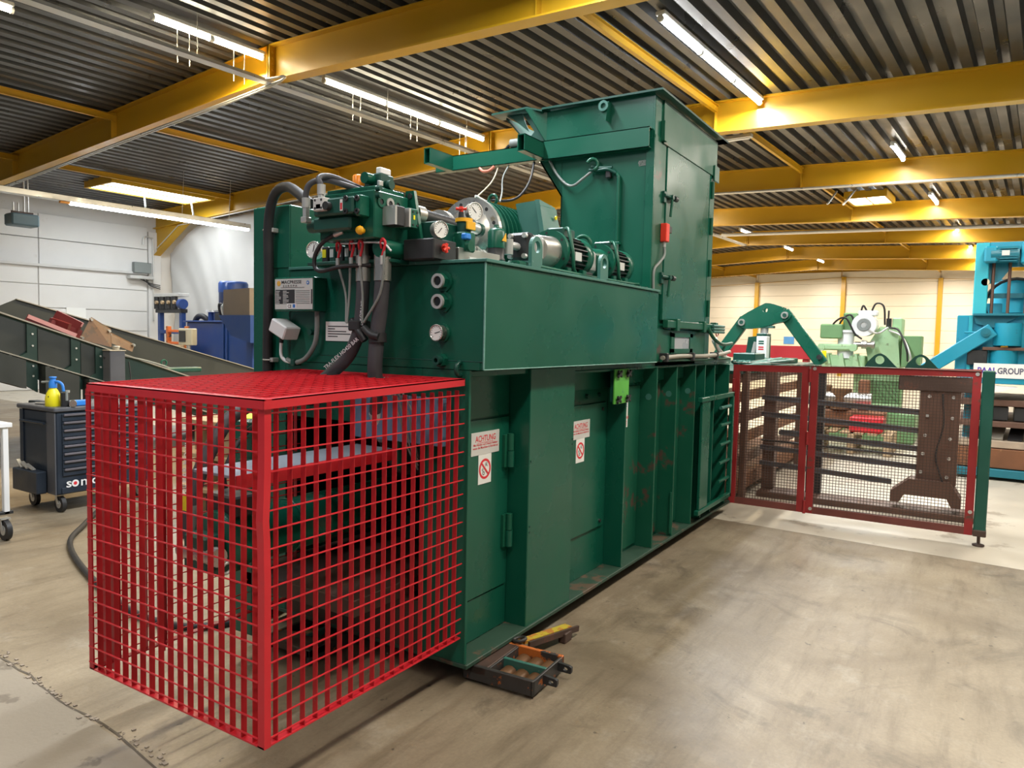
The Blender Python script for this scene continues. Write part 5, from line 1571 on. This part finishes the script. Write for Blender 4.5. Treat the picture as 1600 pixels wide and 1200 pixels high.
for k, p in enumerate(([(13.8, 2.0, 1.95), (13.7, 1.9, 2.1), (13.7, 1.78, 2.15), (13.8, 1.7, 1.9)], [(13.7, 2.15, 1.85), (13.6, 2.0, 2.05), (13.6, 1.85, 2.1), (13.7, 1.72, 1.85), (13.7, 1.6, 1.75)],
                       [(13.9, 1.5, 2.2), (13.8, 1.42, 2.35), (13.8, 1.3, 2.3), (13.9, 1.28, 2.0)], [(13.9, 1.66, 2.2), (13.85, 1.62, 2.32), (13.9, 1.56, 2.22)],
                       [(13.8, 1.2, 1.95), (13.7, 1.05, 1.9), (13.6, .92, 1.6), (13.7, .9, 1.4)], [(13.8, 1.2, 1.9), (13.7, 1.0, 1.8), (13.6, .86, 1.5), (13.7, .88, 1.36)], [(13.7, 1.5, 1.9), (13.6, 1.35, 1.85), (13.6, 1.2, 1.95)])):
    mq(MB().tube(p, .016, 7), 'hose', GALV if k in (5, 6) else BLACK)
mq(MB().box(13.52, 13.53, 2.12, 2.19, 1.36, 1.54), 'yellow_tag', YELB)
mq(MB().box(14.1, 14.7, 1.0, 1.6, .6, 1.1, .05), 'knee', LIMED)

# ============================================================ turquoise press at the right edge
TP = thing('turquoise_press', 'large turquoise press with a motor tower at the right edge of the photo', 'machine', (11.6, -.7, 0))
def tp(mb, name, mat=TEAL, parent=None): return mb.build(name, mat, parent or TP)
tp(MB().box(11.0, 11.15, -.12, .03, 2.06, 2.96, .01), 'tower_upright', M('turquoise_light', (.03, .42, .52), .4, var=.1))
tp(MB().box(11.0, 11.15, -1.75, -1.6, 2.06, 2.96, .01), 'tower_upright', TEAL)
tp(MB().box(11.0, 11.12, -1.6, -.12, 2.86, 2.96, .006), 'tower_beam', TEAL)
cb_ = MB(); cb_.prism([(11.1, -.12, 2.45), (11.1, -.12, 2.86), (11.1, -1.6, 2.86), (11.1, -1.6, 2.66), (11.1, -.36, 2.66), (11.1, -.24, 2.48)], (.04, 0, 0))
tp(cb_, 'tower_plate', TEAL)
gm = tp(MB().cyl((10.95, -.13, 2.80), (10.95, -.42, 2.80), .10, n=20), 'gear_motor', TEALD)
tp(MB().box(10.86, 11.0, -.06, -.20, 2.70, 2.90, .02), 'motor_end', TEAL, gm)
tp(MB().box(10.845, 10.85, -.24, -.32, 2.78, 2.84), 'rating_plate', SIGNG, gm)
mb = MB()
for k in range(6):
    mb.box(10.85, 10.96, -.40, -.22, 2.71+.03*k, 2.72+.03*k)
tp(mb, 'motor_fins', TEALD, gm)
tp(MB().box(10.84, 11.0, -.44, -.75, 2.66, 2.96, .04), 'gear_box', TEAL, gm)
tp(MB().cyl((11.0, -.09, 2.47), (11.08, -.09, 2.47), .045, n=18), 'pulley', BEIGE)
for y in (-.17, -.34, -.52, -.70):
    tp(MB().cyl((11.05, y, 2.06), (11.05, y, 2.72), .018, n=10), 'guide_rod', BROWN)
tp(MB().cyl((11.5, -.42, 2.1), (11.5, -.42, 2.52), .24, n=24), 'drive_drum', M('turquoise_bright', (.02, .42, .62), .4, var=.1))
tp(MB().torus((11.2, -.42, 2.20), (1, 0, 0), .32, .02, 24, 6), 'belt_guard', BLACK)
tp(MB().box(11.2, 11.24, -.75, -.10, 2.28, 2.34), 'rail', TEALD)
tp(MB().box(11.3, 12.6, -.9, -.1, 2.06, 2.22, .01), 'tower_base', TEAL)
tp(MB().box(11.1, 12.9, -1.8, .19, 1.30, 2.06, .012), 'body', TEAL)
tp(MB().box(11.06, 11.1, .02, .06, 1.30, 2.06), 'edge_strip', M('turquoise_light', (.03, .42, .52), .4), None)
tp(MB().prism([(11.06, .02, 2.06), (11.06, -.02, 1.95), (11.06, -.22, 1.90), (11.06, -.5, 2.06)], (.04, 0, 0)), 'gusset', TEALD)
tp(MB().box(10.98, 11.4, -1.8, .02, 2.05, 2.08, .004), 'body_top', TEALD)
arm = tp(MB().bar((11.0, -.20, 1.88), (11.0, .52, 1.34), .17, .06, (1, 0, 0), .01), 'diagonal_arm', TEAL)
tp(MB().cyl((10.94, -.125, 1.84), (10.98, -.125, 1.84), .055, n=12), 'arm_pin', TEALD, arm)
tp(MB().cyl((10.93, -.125, 1.84), (10.94, -.125, 1.84), .032, n=6, smooth=False), 'pin_bolt', TEALD, arm)
tp(MB().cyl((11.0, .10, 1.84), (11.0, -.05, 1.84), .012, n=8), 'rod', TEAL)
tp(MB().cyl((11.15, -.33, 1.30), (11.15, -.33, 1.62), .16, n=20), 'ram', TEAL)
tp(MB().cyl((11.1, -.36, 1.68), (11.1, -.36, 1.96), .15, n=20), 'ram', TEAL)
tp(MB().box(11.0, 11.1, -.8, -.1, 1.62, 1.66, .005), 'plate_gap', BROWN)
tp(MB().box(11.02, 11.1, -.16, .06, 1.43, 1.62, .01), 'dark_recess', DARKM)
tr = tp(MB().prism([(11.0, -.29, 1.66), (11.0, -.37, 1.66), (11.0, -.33, 1.75)], (-.006, 0, 0)), 'warning_triangle', YELS)
tp(MB().box(10.992, 10.994, -.337, -.323, 1.675, 1.72), 'triangle_mark', INKB, tr)
sg = tp(MB().box(10.985, 11.0, -1.0, -.02, 1.275, 1.455), 'company_sign', SIGN)
text('PAAL', (10.984, -.060, 1.330), RY, UZ, .105, PURP, sg, fit=.205, bold=.03)
text('GROUP', (10.984, -.272, 1.330), RY, UZ, .105, M('sign_grey', (.10, .10, .15), .5), sg, fit=.27, bold=.03)
tp(MB().box(11.0, 12.9, -1.8, .16, 1.20, 1.30, .01), 'sill', TEAL)
# its dark conveyor below
tp(MB().box(11.05, 12.8, -1.8, .14, .92, 1.0, .008), 'lower_frame', BROWN)
for k in range(5):
    tp(MB().box(11.1, 11.4, -.20-.22*k, -.04-.22*k, .74, .91, .006), 'dark_tray', DARKM)
tp(MB().box(11.0, 12.8, -1.8, .12, .66, .73, .006), 'cross_rail', BROWN)
for k in range(5):
    pl = MB(); pl.bar((11.05, -.10-.20*k, .50), (11.35, -.14-.20*k, .64), .15, .02)
    tp(pl, 'slat_plate', CONVE if k % 2 else DARKM)
tp(MB().box(10.98, 12.8, -1.8, .10, .40, .49, .006), 'slat_bed', M('tan_bed', (.40, .32, .24), .6, var=.3, vs=6))
tp(MB().box(10.95, 12.8, -1.8, .10, .15, .39, .006), 'rusty_beam', RUST)
tp(MB().box(10.9, 12.8, -1.8, .12, .04, .14, .006), 'foot_beam', TEALD)
wp = MB(); wp.prism([(10.95, .05, 1.19), (10.95, -.5, 1.17), (10.95, -.3, 1.10), (10.95, .05, 1.12)], (.15, 0, 0))
tp(wp, 'white_sheet', WHITE)
for y in (0, -1.7):
    tp(MB().box(11.2, 12.7, y-.06, y+.06, 0, 1.3, .01), 'stand', TEALD)

# ============================================================ dark green conveyor at the left
CV = thing('feed_conveyor', 'long dark green sloping conveyor trough behind the tool trolley', 'conveyor', (6, 10.2, 0))
def cv(mb, name, mat=CONVD, parent=None): return mb.build(name, mat, parent or CV)
SL = .340
def zt(x): return 1.797-SL*(x-4.07)
YN = 9.5
nw = MB(); nw.prism([(2.0, YN, zt(2.0)), (8.3, YN, zt(8.3)), (8.3, YN, zt(8.3)-.40), (2.0, YN, zt(2.0)-.80)], (0, .03, 0))
nw = cv(nw, 'near_wall')
cv(MB().bar((2.0, YN-.005, zt(2.0)+.008), (8.3, YN-.005, zt(8.3)+.008), .07, .016), 'top_edge', CONVE, nw)
ribs = [2.75, 3.55, 4.36, 4.86, 5.16]
for a, b in zip([2.0]+ribs[:-1], ribs[:-1]+[5.2]):
    q = MB(); q.prism([(a+.10, YN-.012, zt(a+.1)-.03), (b-.03, YN-.012, zt(b-.03)-.03), (b-.03, YN-.012, zt(b-.03)-.34), (b-.14, YN-.012, zt(b-.1)-.43), (a+.10, YN-.012, zt(a+.1)-.43)], (0, .012, 0))
    cv(q, 'side_panel', CONV, nw)
for x in ribs:
    q = MB(); q.prism([(x-.03, YN, zt(x-.03)-.02), (x+.08, YN, zt(x+.08)-.02), (x+.08, YN, zt(x+.08)-.80), (x-.16, YN, zt(x-.16)-.72), (x-.16, YN, zt(x-.16)-.48), (x-.03, YN, zt(x-.03)-.36)], (0, -.035, 0))
    cv(q, 'gusset_plate', CONVD, nw)
    for dz in (.12, .26, .5, .62):
        cv(MB().cyl((x+.03, YN-.045, zt(x+.03)-dz), (x+.03, YN-.035, zt(x+.03)-dz), .012, n=8), 'bolt', GALV, nw)
for a, b in ((2.05, 2.72), (2.86, 3.52), (3.62, 4.26), (4.47, 4.86), (4.98, 5.5)):
    q = MB(); q.prism([(a, YN, zt(a)-.47), (b, YN, zt(b)-.47), (b, YN, zt(b)-.80), (a, YN, zt(a)-.80)], (0, -.16, 0))
    cv(q, 'lower_cover', CONV, nw)
    for k in range(3):
        x = a+.1+k*(b-a-.2)/2
        cv(MB().cyl((x, YN-.018, zt(x)-.455), (x, YN-.012, zt(x)-.455), .018, n=8), 'bolt', GALV, nw)
cv(MB().bar((2.0, YN-.03, zt(2.0)-.45), (8.3, YN-.03, zt(8.3)-.42), .08, .014), 'mid_flange', CONVE, nw)
YF = 11.0
def zf(x): return 2.017-.268*(x-4.907)
fw_ = MB(); fw_.prism([(4.3, YF, 1.72), (4.907, YF, zf(4.907)), (10.2, YF, zf(10.2)), (10.2, YF, zf(10.2)-.35), (4.3, YF, 1.2)], (0, .04, 0))
fw_ = cv(fw_, 'far_wall', CONV)
cv(MB().bar((4.907, YF, zf(4.907)+.005), (10.2, YF, zf(10.2)+.005), .06, .012), 'top_edge', CONVE, fw_)
be = MB(); be.prism([(2.0, YN+.03, zt(2.0)-.42), (8.3, YN+.03, zt(8.3)-.33), (8.3, YF, zt(8.3)-.33), (2.0, YF, zt(2.0)-.42)], (0, 0, -.03))
cv(be, 'belt', BLACK)
for x in (2.5, 5.0, 7.4):
    cv(MB().box(x-.06, x+.06, YN+.3, YF-.2, 0, max(.12, zt(x)-.82), .01), 'stand', CONVD)
ec = cv(MB().box(5.222, 5.42, 9.30, YN, .95, 1.365, .006), 'control_box', DGREY)
cv(MB().box(5.215, 5.43, 9.29, YN, 1.365, 1.378, .003), 'box_lid', CONVE, ec)
cv(MB().cyl((5.21, 9.42, 1.28), (5.222, 9.42, 1.28), .014, n=8), 'box_lock', BLACK, ec)
cv(MB().tube([(5.55, 9.44, 1.22), (5.56, 9.42, 1.0), (5.52, 9.43, .9)], .008, 6), 'cable', BLACK)
cv(MB().tube([(5.5, YN-.02, zt(5.5)-.01), (5.9, YN-.03, zt(5.9)+.03), (6.3, YN+.1, zt(6.3)+.05), (6.8, YN+.2, zt(6.8)+.02)], .012, 6), 'cable', GREYC)
cv(MB().torus((6.15, YN+.1, zt(6.15)+.10), (0, 1, 0), .04, .012, 16, 6), 'lifting_eye', GREEN)
cv(MB().box(5.7, 6.7, YN+.02, YN+.16, zt(6.2)-.02, zt(6.2)+.05, .02), 'shaft_cover', GREEND)
st = cv(MB().cyl((5.86, YN-.06, .94), (5.86, YN, .94), .04, n=14), 'stop_housing', YELB)
cv(MB().cyl((5.86, YN-.10, .94), (5.86, YN-.06, .94), .032, n=14), 'stop_button', REDF, st)
tag(MB().lathe((5.36, 9.4, 1.379), (0, 0, 1), [(.035, 0), (.045, .04), (.045, .05), (.03, .05), (.025, .03)], 18).build('metal_cup', STEEL), 'small metal cup on the grey control box', 'cup')
# scrap lying in the trough
th = thing('red_steel_bracket', 'red painted steel bracket lying in the conveyor trough', 'steel part', (5.1, 10.4, 1.2))
MB().bar((4.75, 10.4, 1.76), (5.25, 10.2, 1.52), .08, .12).build('long_arm', M('old_red_paint', (.13, .010, .012), .5, var=.3, vs=6), th)
MB().bar((5.22, 10.62, 1.82), (5.45, 10.42, 1.66), .09, .14).build('long_arm', M('old_red_paint', (.13, .010, .012), .5, var=.3, vs=6), th)
MB().bar((5.05, 10.45, 1.68), (5.45, 10.46, 1.54), .08, .16).build('cross_arm', M('old_red_paint', (.13, .010, .012), .5, var=.3, vs=6), th)
MB().bar((5.10, 10.5, 1.74), (5.24, 10.3, 1.66), .07, .09).build('short_arm', M('old_red_paint', (.13, .010, .012), .5, var=.3, vs=6), th)
MB().bar((4.75, 10.345, 1.79), (5.25, 10.145, 1.55), .006, .05).build('pink_face', M('pink_red', (.62, .30, .30), .6, var=.15), th)  # pink strip along the near side of the arm
MB().bar((5.22, 10.565, 1.85), (5.45, 10.365, 1.69), .006, .06).build('pink_face', M('pink_red', (.62, .30, .30), .6), th)
th = thing('rusty_plate', 'rust brown bolted steel plate lying tilted in the conveyor trough', 'steel plate', (5.6, 10.2, 1.2))
q = MB(); q.prism([(5.24, 10.05, 1.50), (5.43, 10.13, 1.79), (5.68, 10.1, 1.635), (5.62, 9.98, 1.40)], (.02, .02, .012))
q.build('plate', M('old_rust_plate', (.095, .046, .020), .55, var=.4, vs=7, wear=(.06, .035, .02), wa=.55, ws=8), th)
q = MB(); q.prism([(5.66, 10.18, 1.48), (5.74, 10.26, 1.60), (6.08, 10.2, 1.42), (6.0, 10.12, 1.33)], (.02, .02, .012))
q.build('plate', M('old_rust_plate', (.095, .046, .020), .55, var=.4, vs=7, wear=(.06, .035, .02), wa=.55, ws=8), th)
for p in ((5.27, 10.05, 1.52), (5.43, 10.12, 1.765), (5.65, 10.08, 1.615), (5.68, 10.16, 1.50), (5.74, 10.23, 1.57), (6.05, 10.17, 1.42)):
    MB().cyl(Vector(p)+Vector((.0, -.03, .0)), Vector(p)+Vector((0, .02, .012)), .017, n=10).build('bolt', GALV, th)

# ============================================================ tool trolley
TX0, TY0 = 3.33, 6.80
TT = thing('tool_trolley', 'dark navy wheeled tool trolley with drawers left of the cage', 'trolley', (3.75, 7.1, 0))
def tt(mb, name, mat=NAVY, parent=None): return mb.build(name, mat, parent or TT)
tt(MB().box(TX0, TX0+.86, TY0, TY0+.62, .165, .905, .012), 'body')
tt(MB().box(TX0-.02, TX0+.88, TY0-.015, TY0+.66, .905, .945, .010), 'worktop', DGREY)
tt(MB().box(TX0-.012, TX0, TY0, TY0+.14, .17, .90, .006), 'corner_pillar', DGREY)
tt(MB().box(TX0-.012, TX0, TY0+.56, TY0+.62, .17, .90, .006), 'corner_pillar', NAVY)
tt(MB().cyl((TX0-.03, TY0+.14, .80), (TX0-.03, TY0+.56, .80), .012, n=10), 'push_handle', NAVY)
tt(MB().box(TX0-.008, TX0, TY0+.10, TY0+.125, .74, .79, .003), 'lock', BLACK)
bn = MB(); bn.box(TX0-.10, TX0-.012, TY0+.14, TY0+.58, .17, .37, .008)
bn = tt(bn, 'side_bin', NAVY)
for k in range(3):
    MB().bar((TX0-.07, TY0+.25+.1*k, .38), (TX0-.05, TY0+.42+.08*k, .41+.012*k), .03, .012).build('spanner', GALV, bn)
for k in range(8):
    z = .885-.070*k
    d = tt(MB().box(TX0+.05, TX0+.82, TY0-.012, TY0, z-.064, z, .004), 'drawer')
    tt(MB().box(TX0+.06, TX0+.81, TY0-.026, TY0-.010, z-.018, z+.002, .004), 'drawer_handle', NAVYL, d)
tt(MB().box(TX0+.04, TX0+.84, TY0-.010, TY0, .175, .225, .003), 'plinth')
text('s', (TX0+.070, TY0-.0135, .228), RX, UZ, .115, WHITE, TT, 'lettering', fit=.046)
MB().lathe_closed((TX0+.152, TY0-.0135, .257), (0, -1, 0), [(.016, 0), (.032, 0), (.032, .001), (.016, .001)], 24).build('letter_ring', WHITE, TT)
MB().cyl((TX0+.152, TY0-.0135, .257), (TX0+.152, TY0-.015, .257), .016, n=16).build('red_dot', INKR, TT)
text('nic', (TX0+.195, TY0-.0135, .228), RX, UZ, .115, WHITE, TT, 'lettering', fit=.15)
def caster(t, x, y, r, build):
    w_ = MB(); w_.cyl((x-.018, y, r), (x+.018, y, r), r, n=22)
    w_ = build(w_, 'caster_wheel', BLACK)
    build(MB().cyl((x-.021, y, r), (x+.021, y, r), r*.5, n=16), 'wheel_hub', GALV, w_)
    f = MB(); f.bar((x-.027, y, r), (x-.027, y+.03, r*2.15), .004, .035, (0, 1, 0)); f.bar((x+.027, y, r), (x+.027, y+.03, r*2.15), .004, .035, (0, 1, 0)); f.box(x-.035, x+.035, y-.01, y+.06, r*2.1, r*2.1+.008)
    build(f, 'caster_fork', GALV, w_)
for x, y in ((TX0+.06, TY0+.06), (TX0+.06, TY0+.52), (TX0+.80, TY0+.06), (TX0+.80, TY0+.52)):
    caster(TT, x, y, .072, tt)
# things on the trolley
sb = thing('spray_bottle', 'yellow pump spray bottle with blue head on the trolley', 'bottle', (3.40, 6.98, .945))
MB().lathe((3.40, 6.98, .945), (0, 0, 1), [(.060, 0), (.064, .01), (.064, .07), (.055, .11), (.038, .145), (.03, .155), (.03, .165)], 22).build('bottle_body', YELB, sb)
MB().lathe((3.40, 6.98, 1.11), (0, 0, 1), [(.034, 0), (.034, .045), (.024, .07), (.024, .085), (.03, .088), (.03, .10), (0, .102)], 18).build('pump_head', BLUES, sb)
MB().tube([(3.40, 6.97, 1.16), (3.42, 6.93, 1.165), (3.44, 6.90, 1.14), (3.445, 6.89, 1.08)], .013, 8).build('trigger_handle', BLUES, sb)
MB().cyl((3.38, 7.0, 1.165), (3.34, 7.05, 1.16), .010, n=8).build('nozzle', GREYC, sb)
MB().box(3.345, 3.35, 6.95, 6.99, 1.0, 1.04).build('bottle_label', INKB, sb)
th = thing('dark_canister', 'dark metal canister beside the spray bottle on the trolley', 'canister', (3.45, 6.88, .945))
MB().cyl((3.45, 6.88, .945), (3.45, 6.88, 1.07), .035, n=16).build('can', DARKM, th)
MB().cyl((3.45, 6.85, 1.0), (3.45, 6.85, 1.085), .012, n=8).build('tube', GREYC, th)
MB().cyl((3.47, 6.87, 1.07), (3.47, 6.87, 1.09), .018, n=10).build('cap', GALV, th)
tag(MB().cyl((3.50, 6.84, .975), (3.47, 6.78, .975), .03, n=16).build('socket', STEEL), 'steel pipe socket lying on the trolley edge', 'tool')
tag(MB().box(3.52, 3.66, 6.84, 6.92, .945, .995, .008).build('blue_case', BLUES), 'small blue plastic case on the trolley beside the cage', 'case')
tag(MB().cyl((3.45, 7.02, .955), (3.38, 7.25, .955), .01, n=8).build('grey_tool', GALV), 'thin grey tool lying left of the spray bottle', 'tool')
# white cart at the left edge
WC = thing('white_cart', 'white steel cart with caster cut off by the left edge', 'cart', (2.5, 6.5, 0))
def wc(mb, name, mat=WHITE, parent=None): return mb.build(name, mat, parent or WC)
wc(MB().box(1.9, 2.745, 6.25, 6.85, .875, .91, .004), 'top_plate')
for x, y in ((2.70, 6.28), (2.70, 6.78), (1.95, 6.28), (1.95, 6.78)):
    wc(MB().box(x-.02, x+.02, y-.02, y+.02, .20, .875, .004), 'leg')
    caster(WC, x-.01, y-.01, .078, wc)
wc(MB().box(1.9, 2.745, 6.26, 6.30, .20, .225, .003), 'lower_rail', DARKM)

# ============================================================ pallets behind the cage
th = thing('board_stack', 'stack of tan wooden boards behind the cage', 'boards', (4.5, 5.6, 0))
for k in range(3):
    for y in (5.35, 5.75):
        MB().box(4.0, 5.2, y-.05, y+.05, .1+.30*k-.1, .26+.30*k-.02, .004).build('bearer', WOOD, th)
    for j in range(5):
        MB().box(3.95+.26*j, 4.18+.26*j, 5.2, 5.95, .24+.30*k, .275+.30*k, .003).build('board', WOOD, th)
tag(MB().box(4.2, 4.75, 5.3, 5.6, .878, .90, .004).build('lime_strip', M('lime_plastic', (.55, .75, .05), .5)), 'yellow-green strip lying on the tan boards behind the cage', 'strip')

# ============================================================ blue power unit by the curtain
HU = thing('blue_power_unit', 'blue hydraulic power unit with standing motor in front of the curtain', 'machine', B(10.6, 16.5, 0))
def hu(mb, name, mat=BLUEP, parent=None): return mb.build(name, mat, parent or HU, xf=XB)
hu(MB().box(10.2, 11.2, 14.2, 17.6, .1, 1.86, .02), 'tank')
hu(MB().box(10.17, 10.2, 15.95, 16.02, .1, 1.9, .005), 'tank_rib')
hu(MB().box(10.17, 10.2, 15.80, 15.87, .1, 1.9, .005), 'tank_rib')
hu(MB().box(10.15, 11.25, 14.2, 17.7, 1.86, 1.90, .008), 'tank_lid')
mt_ = MB(); mt_.lathe((10.7, 16.35, 2.1), (0, 0, 1), [(.30, 0), (.30, .10), (.34, .12), (.34, .50)], 26)
mt_ = hu(mt_, 'motor', M('navy_motor', (.015, .03, .10), .45))
hu(MB().lathe((10.7, 16.35, 2.6), (0, 0, 1), [(.35, 0), (.35, .22), (.32, .27), (0, .28)], 26), 'motor_cowl', BLUEP, mt_)
hu(MB().box(10.4, 11.0, 16.0, 16.7, 1.90, 2.1, .02), 'motor_base', DARKM)
for k in range(5):
    hu(MB().tube([(10.4, 15.9+.12*k, 1.9), (10.3, 15.85+.12*k, 2.1+.05*k), (10.4, 15.7+.1*k, 2.2), (10.6, 15.6+.1*k, 1.95)], .03, 8), 'hose', GALV if k % 2 else BLACK)
hu(MB().tube([(10.3, 16.1, 2.0), (10.2, 15.95, 2.35), (10.25, 15.7, 2.52), (10.4, 15.4, 2.5)], .03, 8), 'hose', GREYC)
for t in (17.0, 16.75):
    hu(MB().cyl((10.5, t, 1.9), (10.5, t, 2.12), .07, n=14), 'filter', BLUEP)
    hu(MB().cyl((10.5, t, 2.12), (10.5, t, 2.17), .12, n=14), 'filter_cap', WHITE)
hu(MB().tube([(10.4, 17.6, 1.7), (10.4, 17.5, 1.95), (10.4, 17.25, 2.02), (10.5, 17.1, 1.9)], .07, 10), 'black_hose', BLACK)
hu(MB().bar((10.4, 16.9, 2.15), (10.4, 15.6, 2.22), .03, .03), 'pipe', GALV)
sc_ = thing('control_monitor', 'beige control panel with dark screen in front of the blue tank', 'monitor', B(10.1, 17.3, 1.1))
MB().box(9.65, 9.80, 16.44, 17.03, 1.30, 1.70, .02).build('casing', BEIGE, sc_, xf=XB)
MB().box(9.635, 9.65, 16.70, 16.98, 1.37, 1.64, .01).build('screen', GLASSD, sc_, xf=XB)
MB().cyl((9.73, 16.7, 0), (9.73, 16.7, 1.30), .05, n=10).build('stand', GALV, sc_, xf=XB)
MB().box(9.55, 9.85, 16.0, 16.8, .90, .98, .01).build('shelf', BEIGE, sc_, xf=XB)
MR = thing('blue_pipe_frame', 'blue pipe frame with valve rail left of the blue power unit', 'frame', B(10.8, 19.3, 0))
def mr(mb, name, mat=BLUEP): return mb.build(name, mat, MR, xf=XB)
for t in (19.95, 18.85):
    mr(MB().box(10.75, 10.87, t-.07, t+.07, 0, 2.3, .01), 'post')
mr(MB().box(10.75, 10.85, 18.8, 20.0, 1.55, 1.65, .01), 'rail'); mr(MB().box(10.75, 10.85, 18.3, 18.9, 1.62, 1.72, .01), 'rail')
mr(MB().box(10.7, 10.9, 18.75, 20.05, 2.12, 2.22, .01), 'rail', DARKM)
mr(MB().box(10.65, 10.95, 18.75, 20.05, 2.55, 2.64, .01), 'valve_rail', GALV)
for k in range(4):
    mr(MB().cyl((10.7, 19.95-.3*k, 2.22), (10.7, 19.95-.3*k, 2.55), .08, n=10), 'valve', DARKM)
    mr(MB().cyl((10.68, 19.88-.3*k, 2.40), (10.62, 19.88-.3*k, 2.40), .05, n=10), 'valve_knob', WOOD)
mr(MB().cyl((10.7, 18.75, 2.35), (10.7, 18.6, 2.35), .13, n=16), 'hand_wheel')
OR = thing('orange_rack', 'low orange rack behind the conveyor edge by the blue frame', 'rack', B(9.95, 17.6, 0))
for t in (18.0, 17.15):
    MB().box(9.9, 10.0, t-.05, t+.05, 0, 1.75, .01).build('post', ORANGE, OR, xf=XB)
for z in (1.3, 1.6):
    MB().box(9.9, 10.0, 17.15, 18.0, z, z+.06, .005).build('rail', M('orange_paint', (.8, .16, .02), .5), OR, xf=XB)
MB().box(9.85, 10.05, 17.2, 17.95, 1.02, 1.29, .02).build('carton', WOOD, OR, xf=XB)
th = thing('scrap_bin', 'rusty brown sheet hopper at the left edge of the press cabinet', 'hopper', B(9.1, 13.5, 0))
q = MB(); q.prism([(8.8, 13.80, 1.98), (8.8, 13.80, 2.50), (8.8, 12.9, 2.52), (8.8, 12.9, 1.97)], (.6, 0, 0))
q.build('sheet_body', M('grey_rust_sheet', (.17, .14, .11), .6, var=.3, vs=3), th, xf=XB)
q = MB(); q.prism([(8.75, 13.9, 1.98), (8.75, 12.8, 1.98), (8.75, 12.8, 1.43), (8.75, 13.45, 1.56)], (.7, 0, 0))
q.build('blue_funnel', BLUEP, th, xf=XB)
MB().box(9.0, 9.2, 13.1, 13.3, 0, 1.5, .01).build('stand', BLUEP, th, xf=XB)
